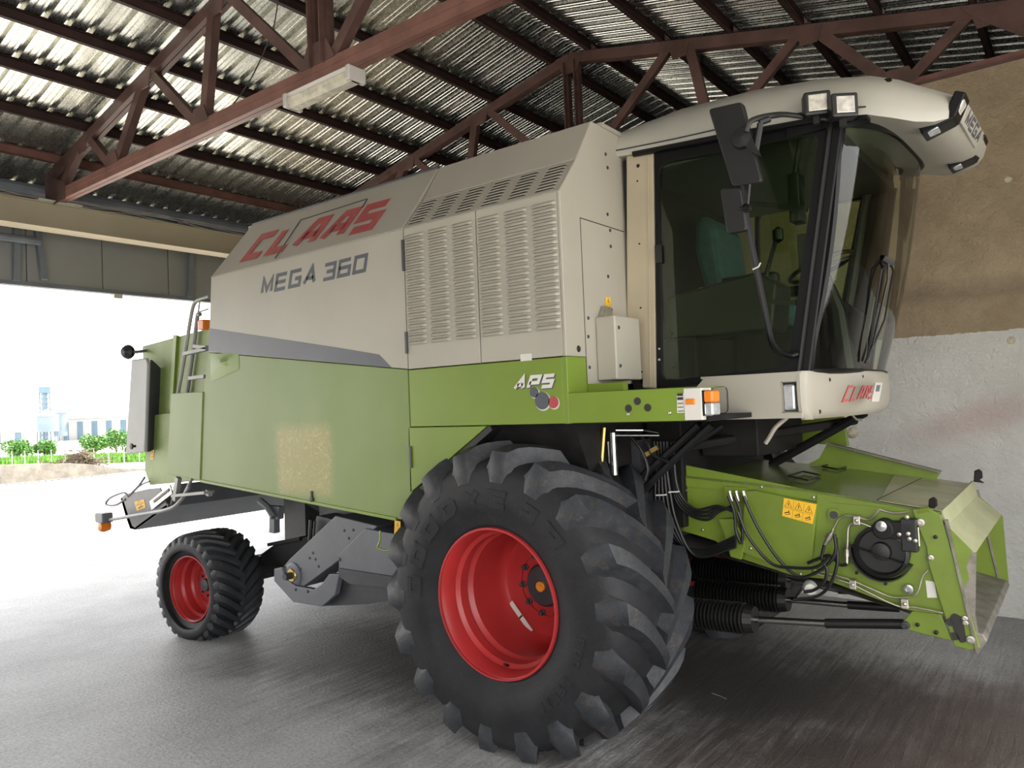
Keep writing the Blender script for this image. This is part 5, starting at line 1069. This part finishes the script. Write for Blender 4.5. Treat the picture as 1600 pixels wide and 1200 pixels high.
m.lathe([(.05, .0), (.04, .03), (.0001, .035)], c_, ax, 16); sw_ = part(m, 'steering_wheel', 'black', smooth=True)
m = MB(); m.tube([c_, (1.53, .15, 2.5), (1.56, .15, 2.1)], [.035, .06, .08], 10); part(m, 'steering_column', 'black', smooth=True)
m = MB(); m.box((1.5, -.62, 2.95), (1.56, -.50, 3.22)); m.tube([(1.53, -.6, 3.2), (1.6, -.68, 3.4)], .012, 6); m.box((1.53, -.6, 2.68), (1.58, -.46, 2.88)); part(m, 'monitor', 'black', bev=.01)
m = MB(); m.box((.70, .55, 2.10), (1.35, .96, 2.66)); part(m, 'far_console', 'black', bev=.02)
m = MB(); m.box((.58, YC0+.03, 3.40), (1.75, YC1-.03, 3.46)); part(m, 'headliner', 'steeldark')
m = MB(); m.slab([(1.35, .45, 2.12), (1.6, .45, 2.12), (1.62, .45, 2.5), (1.48, .45, 2.62), (1.4, .45, 2.4)], (0, .12, 0)); part(m, 'pedal_console', 'black', bev=.02)

# ================================================================== FEEDER HOUSE
YF, YG = -.50, .75
F_ = lambda a, b, y=YF: P_(a, b, y)
def fpl(pix, y=YF, t=.012): return MB().py([F_(a, b, y) for a, b in pix], y, y+t)
m = fpl([(1056, 726), (1072, 727), (1265, 766), (1290, 775), (1290, 905), (1240, 900), (1155, 872), (1117, 845), (1045, 823), (1050, 760)]); fh = part(m, 'feeder_side', 'greenfeed', bev=.003)
m = MB()
top_n = [(.70, 1.52), (1.5, 1.455), (2.06, 1.378), (2.15, 1.366)]
m.grid([[(x, YF-.012, z) for x, z in top_n], [(x, YG+.01, z) for x, z in top_n]]); m.grid([[(x, YF-.012, z-.012) for x, z in top_n], [(x, YG+.01, z-.012) for x, z in top_n]]); m.grid([[(x, YF-.012, z) for x, z in top_n], [(x, YF-.012, z-.012) for x, z in top_n]])
tpn = part(m, 'feeder_top', 'greendusty')
m = MB(); m.py([(.70, 1.455), (1.5, 1.40), (2.0, 1.335), (2.06, 1.372), (1.5, 1.452), (.70, 1.515)], YF-.010, YF); part(m, 'top_flange', 'greenfeed', fh)
for a, b in ((1190, 761), (1271, 777), (1071, 766), (1050, 800), (1068, 825), (1098, 828)):
    m = MB(); rivet(m, onY(a, b, YF-.010), (0, -1, 0), .010); part(m, 'bolt', 'zinc', fh)
m = MB(); m.box((.66, YF-.01, 1.50), (.71, YG, 1.60)); part(m, 'rear_lip', 'greenfeed', fh, bev=.004)
m = MB(); A, B = 1.86, 1.70
m.slab([(A, YF-.012, 1.4092), (2.15, YF-.012, 1.370), (2.15, YG+.01, 1.370), (B, YG+.01, 1.431)], (0, 0, .003)); part(m, 'worn_front_plate', 'dustfront', tpn)
# frames of two hatches and seams on the top
def ontop(px, py): return onP(px, py, (1.5, 0, 1.458), Vector((.105, 0, 1)).normalized())
for quad in (((1232, 745), (1255, 738), (1282, 744), (1262, 752)), ((1285, 730), (1308, 723), (1328, 729), (1308, 735))):
    m = MB(); q = [ontop(*p)+Vector((0, 0, .006)) for p in quad]; m.tube(q, .006, 5, closed=True); part(m, 'hatch_frame', 'ink', tpn)
m = MB(); m.bar(ontop(1370, 782)+Vector((0, 0, .004)), ontop(1440, 748)+Vector((0, 0, .004)), .005, .003); part(m, 'plate_seam', 'ink', tpn)
m = MB(); m.py([P_(1280, 716, .70), P_(1293, 692, .70), P_(1400, 719, .70), P_(1470, 737, .70), (1.95, 1.395), (1.15, 1.49)], .70, .712); fin = part(m, 'side_fin', 'greenfeed')
m = MB(); m.bar(onY(1293, 692, .70), onY(1470, 737, .70), .08, .008); part(m, 'fin_flange', 'mesh', fin)
m = MB(); m.py([F_(a, b, .95) for a, b in ((1237, 655), (1316, 648), (1325, 697), (1283, 694), (1240, 690))], .95, 1.0); part(m, 'far_support', 'greenfeed', bev=.004)
m = MB(); m.py([(.60, 1.05), (2.1, .78), (2.31, .74), (2.30, 1.17), (2.17, 1.30), (2.15, 1.36), (.7, 1.5)], YG+.03, YG+.042); part(m, 'feeder_far_side', 'greenfeed')
m = MB(); m.grid([[(x, YF, z) for x, z in ((.62, 1.1), (1.5, .93), (2.1, .80), (2.28, .76))], [(x, YG, z) for x, z in ((.62, 1.1), (1.5, .93), (2.1, .80), (2.28, .76))]]); part(m, 'feeder_floor', 'mesh')
# proud cover plate with the yellow triple decal
m = fpl([(1165, 767), (1180, 767), (1276, 787), (1266, 902), (1240, 895), (1155, 861)], YF-.055, .05); cvp = part(m, 'cover_plate', 'greenfeed', bev=.004)
decal([onY(1222, 806, YF-.057), onY(1270, 819, YF-.057), onY(1276, 788, YF-.057), onY(1225, 778, YF-.057)], (0, -1, 0), cvp, 3)
for a, b in ((1173, 857), (1251, 897)):
    m = MB(); rivet(m, onY(a, b, YF-.056), (0, -1, 0), .010); part(m, 'bolt', 'zinc', cvp)
m = fpl([(1122, 811), (1146, 811), (1164, 848), (1158, 875), (1141, 870), (1131, 835)], YF-.06, .05); part(m, 'hose_guide', 'greenfeed', bev=.004)
# front housing plate
m = fpl([(1276, 772), (1296, 785), (1425, 796), (1460, 830), (1475, 962), (1411, 952), (1330, 921), (1268, 898)], YF-.015, .014); fp2 = part(m, 'front_side_plate', 'greenfeed', bev=.003)
m = fpl([(1425, 796), (1449, 794), (1470, 805), (1531, 1013), (1515, 1016), (1491, 1009), (1469, 940), (1450, 878), (1448, 855), (1436, 826)], YF-.03, .022); pf = part(m, 'frame_post', 'greenfeed', bev=.003)
m = fpl([(1425, 955), (1470, 960), (1487, 1001), (1440, 990), (1412, 982), (1409, 974)], YF-.025, .015); bk = part(m, 'rod_bracket', 'greenfeed', bev=.003)
for a, b, r, mt, pa in ((1415, 977, .022, 'steeldark', bk), (1434, 976, .01, 'black', bk), (1463, 988, .011, 'black', bk), (1439, 816, .021, 'zinc', pf), (1462, 839, .01, 'black', pf), (1455, 871, .016, 'zinc', pf), (1508, 966, .015, 'zinc', pf), (1509, 973, .015, 'zinc', pf), (1517, 999, .021, 'zinc', pf), (1420, 920, .026, 'chrome', fp2), (1384, 912, .008, 'black', fp2), (1339, 895, .008, 'black', fp2), (1334, 878, .008, 'black', fp2)):
    m = MB(); m.lathe([(r, 0), (r*.9, .012), (r*.55, .013), (r*.5, .008), (.0001, .008)], onY(a, b, YF-.03), (0, -1, 0), 14); part(m, 'bolt', mt, pa)
m = MB(); m.py(rounded([F_(1485, 962), F_(1492, 955), F_(1505, 962), F_(1512, 1000), F_(1502, 1002), F_(1493, 985)], .012), YF-.034, YF-.03); m.lathe([(.02, 0), (.02, .004), (.0001, .004)], onY(1485, 972, YF-.03), (0, -1, 0), 12); m.bar(onY(1490, 988, YF-.032), onY(1495, 1000, YF-.032), .004, .03); part(m, 'slotted_opening', 'ink', pf)
for pix in (((1446, 907), (1460, 909), (1464, 934), (1449, 934)), ((1331, 861), (1349, 866), (1348, 878), (1330, 872))):
    m = fpl(pix, YF-.017, .002); lbq = part(m, 'paper_label', 'white', fp2)
m = MB(); m.lathe([(.035, 0), (.035, .01), (.0001, .01)], onY(1304, 804, YF-.02), (0, -1, 0), 20); m.py(rounded([F_(1296, 793), F_(1313, 796), F_(1311, 813), F_(1294, 811)], .008), YF-.022, YF-.015); pv = part(m, 'pivot_boss', 'greenfeed', fp2)
m = MB(); m.lathe([(.02, 0), (.02, .02), (.0001, .02)], onY(1304, 804, YF-.02), (0, -1, 0), 16); part(m, 'pivot_pin', 'steeldark', pv)
# reverser disc and motor
q = onY(1379, 860, YF-.02); m = MB(); m.lathe([(.135, 0), (.135, .05), (.12, .055), (.112, .02), (.05, .02), (.045, .05), (.02, .055), (.0001, .055)], q, (0, -1, 0), 40); dsc = part(m, 'drive_disc', 'black', smooth=True, angle=30)
m = MB(); m.lathe([(.152, 0), (.152, .075), (.145, .075), (.145, 0)], q+Vector((.004, 0, .0)), (0, -1, 0), 32, PI*.95, PI*2.0*.95); part(m, 'disc_guard', 'black', dsc)
q = onY(1384, 824, YF-.02); m = MB(); m.lathe([(.052, 0), (.052, .08), (.045, .085), (.0001, .085)], q, (0, -1, 0), 24); m.box((q.x-.02, q.y-.06, q.z-.05), (q.x+.14, q.y, q.z+.04)); mo = part(m, 'hydraulic_motor', 'dark', bev=.006)
m = MB(); m.lathe([(.027, .0), (.027, .006), (.0001, .008)], onY(1377, 822, YF-.106), (0, -1, 0), 20); part(m, 'motor_cap', 'chrome', mo)
q = onY(1425, 830, YF-.03); m = MB(); m.box((q.x-.045, q.y-.05, q.z-.10), (q.x+.03, q.y, q.z+.07)); m.box((q.x-.10, q.y-.04, q.z-.04), (q.x-.05, q.y, q.z+.03)); vb = part(m, 'valve_block', 'black', bev=.006)
m = MB()
for a, b in ((1417, 808), (1419, 834), (1421, 842), (1405, 835), (1430, 845)): rivet(m, onY(a, b, YF-.085), (0, -1, 0), .012)
m.tube([onY(1434, 824, YF-.05), onY(1436, 853, YF-.05)], .005, 6); part(m, 'valve_fittings', 'zinc', vb)
# steel pipes
def pipe(pix, y=YF-.05, r=.006, mt='zinc', nm='steel_pipe', par=None):
    m = MB(); m.tube(arc([onY(a, b, y) for a, b in pix], 4, .04), r, 8); return part(m, nm, mt, par, smooth=True)
pipe([(1300, 830), (1312, 806), (1335, 806), (1360, 815), (1374, 796)]); pipe([(1324, 853), (1325, 820), (1340, 815), (1365, 825)]); pipe([(1374, 796), (1396, 803), (1420, 800)])
pipe([(1272, 890), (1330, 906), (1395, 935), (1433, 932), (1441, 900), (1450, 891)], r=.005); pipe([(1274, 896), (1330, 912), (1385, 940), (1410, 950), (1425, 948), (1474, 958)], r=.005)
pipe([(1385, 835), (1412, 846), (1424, 845)], r=.005)
for a, b in ((1339, 813), (1333, 913), (1414, 943)):
    m = MB(); q = onY(a, b, YF-.05); m.box((q.x-.018, q.y-.015, q.z-.025), (q.x+.018, q.y+.03, q.z+.025)); rivet(m, q+Vector((0, -.015, 0)), (0, -1, 0), .01); part(m, 'pipe_clamp', 'zinc', bev=.004)
for pa, pb in (((1302, 828), (1288, 852)), ((1324, 850), (1323, 880))):
    m = MB(); a, b = onY(*pa, YF-.06), onY(*pb, YF-.06); m.tube([a, a.lerp(b, .25), a.lerp(b, .25), a.lerp(b, .6), a.lerp(b, .6), b], [.01, .01, .019, .019, .012, .012], 8); part(m, 'quick_coupling', 'zinc')
# hoses
def hose(pix, y=-.6, r=.009, y2=None):
    n = len(pix)-1; y2 = y if y2 is None else y2
    m = MB(); m.tube(spline([onY(a, b, y+(y2-y)*i/n) for i, (a, b) in enumerate(pix)], 7), r, 7); part(m, 'hydraulic_hose', 'hose', smooth=True)
for k in range(5): hose([(1022+5*k, 690), (1026+4*k, 730), (1024+6*k, 775), (1032+6*k, 812), (1060+4*k, 850+2*k), (1100, 858+3*k), (1150, 838+4*k)], -.62-.012*k)
for k in range(4): hose([(1040+4*k, 690), (1050+2*k, 750), (1058+3*k, 785-2*k), (1078+3*k, 805-3*k), (1105, 812-6*k), (1122, 800-3*k), (1145, 790+3*k)], -.58-.015*k)
hose([(1138, 775), (1147, 800), (1150, 830), (1158, 850)]); hose([(1148, 775), (1157, 800), (1160, 835), (1158, 850)]); hose([(1162, 775), (1172, 800), (1190, 835), (1215, 872), (1245, 900), (1270, 897), (1295, 880), (1306, 860), (1304, 835)], -.64)
hose([(1153, 800), (1170, 840), (1205, 880), (1240, 887), (1275, 886), (1296, 870)], -.66); hose([(1288, 852), (1284, 872), (1292, 890), (1287, 910), (1272, 922), (1256, 925)], -.64); hose([(1323, 882), (1312, 882), (1296, 868), (1276, 874), (1262, 880)], -.60)
hose([(1306, 840), (1308, 880), (1296, 915), (1275, 932), (1240, 937)], -.62)
for a in (1140, 1150, 1161):
    m = MB(); m.tube([onY(a, 767, YF-.08), onY(a+4, 783, YF-.08)], .011, 8); part(m, 'hose_fitting', 'zinc')
m = fpl([(1132, 760), (1166, 762), (1166, 782), (1132, 775)], YF-.03, .02); part(m, 'fitting_plate', 'greenfeed')
for pix in (((985, 762), (1040, 712), (1092, 664)), ((1003, 768), (1060, 712), (1112, 664))): hose(list(pix), -.75, .024)
hose([(1130, 664), (1075, 700), (1030, 735), (1010, 770)], -.6, .02); hose([(990, 672), (1010, 690), (1020, 710), (1045, 722)], -.8, .01); hose([(975, 672), (1000, 700), (1012, 730), (1008, 750)], -.85, .01)
for a, b in ((1031, 774), (1051, 769)):
    m = MB(); m.bar(onY(a-6, b, -.68), onY(a+10, b-1, -.68), .01, .008); part(m, 'cable_tie', 'white')
m = MB(); m.tube([onY(957, 676, -1.0), onY(960, 742, -1.0)], .022, 10); m.tube([onY(950, 690, -1.0), onY(952, 724, -1.0)], .007, 6); m.tube([onY(962, 672, -1.0), onY(1005, 672, -.9), onY(1030, 676, -.9)], .007, 6); m.tube([onY(962, 680, -1.0), onY(1030, 680, -.9)], .007, 6); part(m, 'tilt_cylinder', 'chrome', smooth=True)
m = MB(); m.tube([onY(944, 668, -1.05), onY(940, 722, -1.05)], .012, 6); part(m, 'brass_line', 'brass')
for a, b in ((1010, 710), (1022, 702)):
    m = MB(); m.bar(onY(a-5, b+3, -.8), onY(a+6, b-3, -.8), .02, .025); part(m, 'brass_coupling', 'brass')
m = MB(); m.box((.52, -.55, 1.2), (.76, .9, 1.9)); m.box((.78, -.3, 1.62), (1.15, .6, 1.86)); part(m, 'drive_housing', 'dark', bev=.01)
m = MB(); m.tube([(.80, -.62, 1.70), (1.5, .6, 1.80)], .03, 8); m.tube([(.95, .5, 1.50), (1.62, .35, 1.86)], .03, 8); part(m, 'cab_strut', 'dark')
# feeder mouth: lips, ears, inner floor
m = MB(); K = [(2.15, 1.368), (2.17, 1.298)]; m.slab([(K[0][0], YF, K[0][1]), (K[0][0], YG+.05, K[0][1]+.02), (K[1][0], YG+.05, K[1][1]), (K[1][0], YF, K[1][1])], (-.012, 0, 0)); part(m, 'mouth_top_strip', 'hoodpale')
m = MB(); m.slab([(2.165, YF, 1.298), (2.165, YG+.05, 1.298), (2.295, YG+.05, 1.18), (2.285, YF, 1.165)], (-.01, 0, -.012)); part(m, 'mouth_hood', 'hoodpale', bev=.003)
for y in (YF-.02, YG+.04):
    m = MB(); m.py([(2.16, 1.31), (2.275, 1.18), (2.245, 1.10), (2.255, 1.04), (2.20, .95), (2.12, 1.1)], y, y+.012); part(m, 'mouth_ear', 'greenfeed')
    m = MB(); m.py([(2.24, 1.17), (2.29, 1.17), (2.27, .86), (2.285, .70), (2.22, .95)], y+.015, y+.03); part(m, 'mouth_cheek', 'mesh')
    m = MB(); m.bar((2.17, y+.0, 1.33), (2.275, y+.0, .68), .035, .012, (1, 0, .3)); part(m, 'mouth_edge', 'mesh')
m = MB(); m.py([(2.05, .83), (2.30, .77), (2.315, .74), (2.275, .67), (2.24, .68), (2.05, .78)], YF-.01, YG+.05); part(m, 'mouth_sill', 'mesh', bev=.004)
m = MB(); m.tube([(2.12, YF, 1.05), (2.12, YG, 1.05)], .04, 12); ms = part(m, 'chain_shaft', 'zinc', smooth=True)
m = MB(); m.box((1.95, YF, .84), (1.96, YG, 1.34)); part(m, 'feeder_inside', 'dark')
for y in (-.2, .12, .45):
    m = MB(); m.py([(1.97, .86), (2.1, .9), (2.16, 1.05), (2.1, 1.2), (1.97, 1.25)], y, y+.03); part(m, 'feeder_chain', 'dark', ms)
for (a, b) in ((1455, 785), (1526, 741)):
    y = YF+.02 if a == 1455 else YG-.05
    m = fpl([(a-5, b+12), (a-4, b-5), (a+3, b-8), (a+8, b-4), (a+9, b+6), (a+4, b+9), (a+12, b+14)], y, .03); part(m, 'lock_hook', 'dark', bev=.004)
m = MB(); m.tube([onY(1435, 799, YF-.02), onY(1452, 796, YF-.02)], .015, 8); part(m, 'hook_pin', 'greenfeed')
m = MB(); q = onY(1265, 915, YF-.02); m.lathe([(.0001, .0), (.035, .01), (.04, .05), (.03, .09), (.0001, .1)], q, (.3, -.9, 0), 16); part(m, 'accumulator', 'white', smooth=True)
# lift cylinders with ribbed bellows
def cyl(p0, y, px1, px2, px3, dpx):
    A = [onY(a, b, y) for a, b in (p0, px1, px2, px3)]
    m = MB(); m.tube([A[0], A[1]], .026, 12); c = part(m, 'rod_sleeve', 'black', smooth=True)
    m = MB(); m.tube([A[1], A[2]], .019, 12); part(m, 'piston_rod', 'chrome', c, smooth=True)
    d = (A[3]-A[2]).normalized(); L_ = (A[3]-A[2]).length; m = MB(); pts = []; rr = []; n = max(8, int(L_/.026))
    pts.append(A[2]); rr.append(.075); pts.append(A[2]+d*.05); rr.append(.085)
    for k in range(n):
        for u, r in ((0, .07), (.25, .092), (.55, .092), (.75, .07)):
            pts.append(A[2]+d*(.055+(k+u)*(L_-.05)/n)); rr.append(r)
    m.tube(pts, rr, 18); part(m, 'ribbed_bellows', 'black', c)
cyl((1412, 975), YF, (1290, 974), (1180, 968), (1062, 955), 0)
cyl((1405, 950), .2, (1325, 945), (1232, 937), (1090, 925), 0)
cyl((1380, 925), .6, (1310, 922), (1232, 905), (1085, 885), 0)

# loose straws on the floor
for i, (a, b, lab) in enumerate((((1112, 1083), (1135, 1092), 'pale straw stalk lying on the dark floor in front of the feeder'), ((548, 1165), (553, 1160), 'tiny pale straw scrap on the floor left of the big wheel'))):
    p, q = onZ(*a, .004), onZ(*b, .004); m = MB(); m.tube([(0, 0, 0), (q-p)*.5+Vector((.004, .003, .001)), q-p], .0022, 6)
    o = m.build('straw_stalk', 'cable'); o.location = p; tag(o, lab, 'straw')
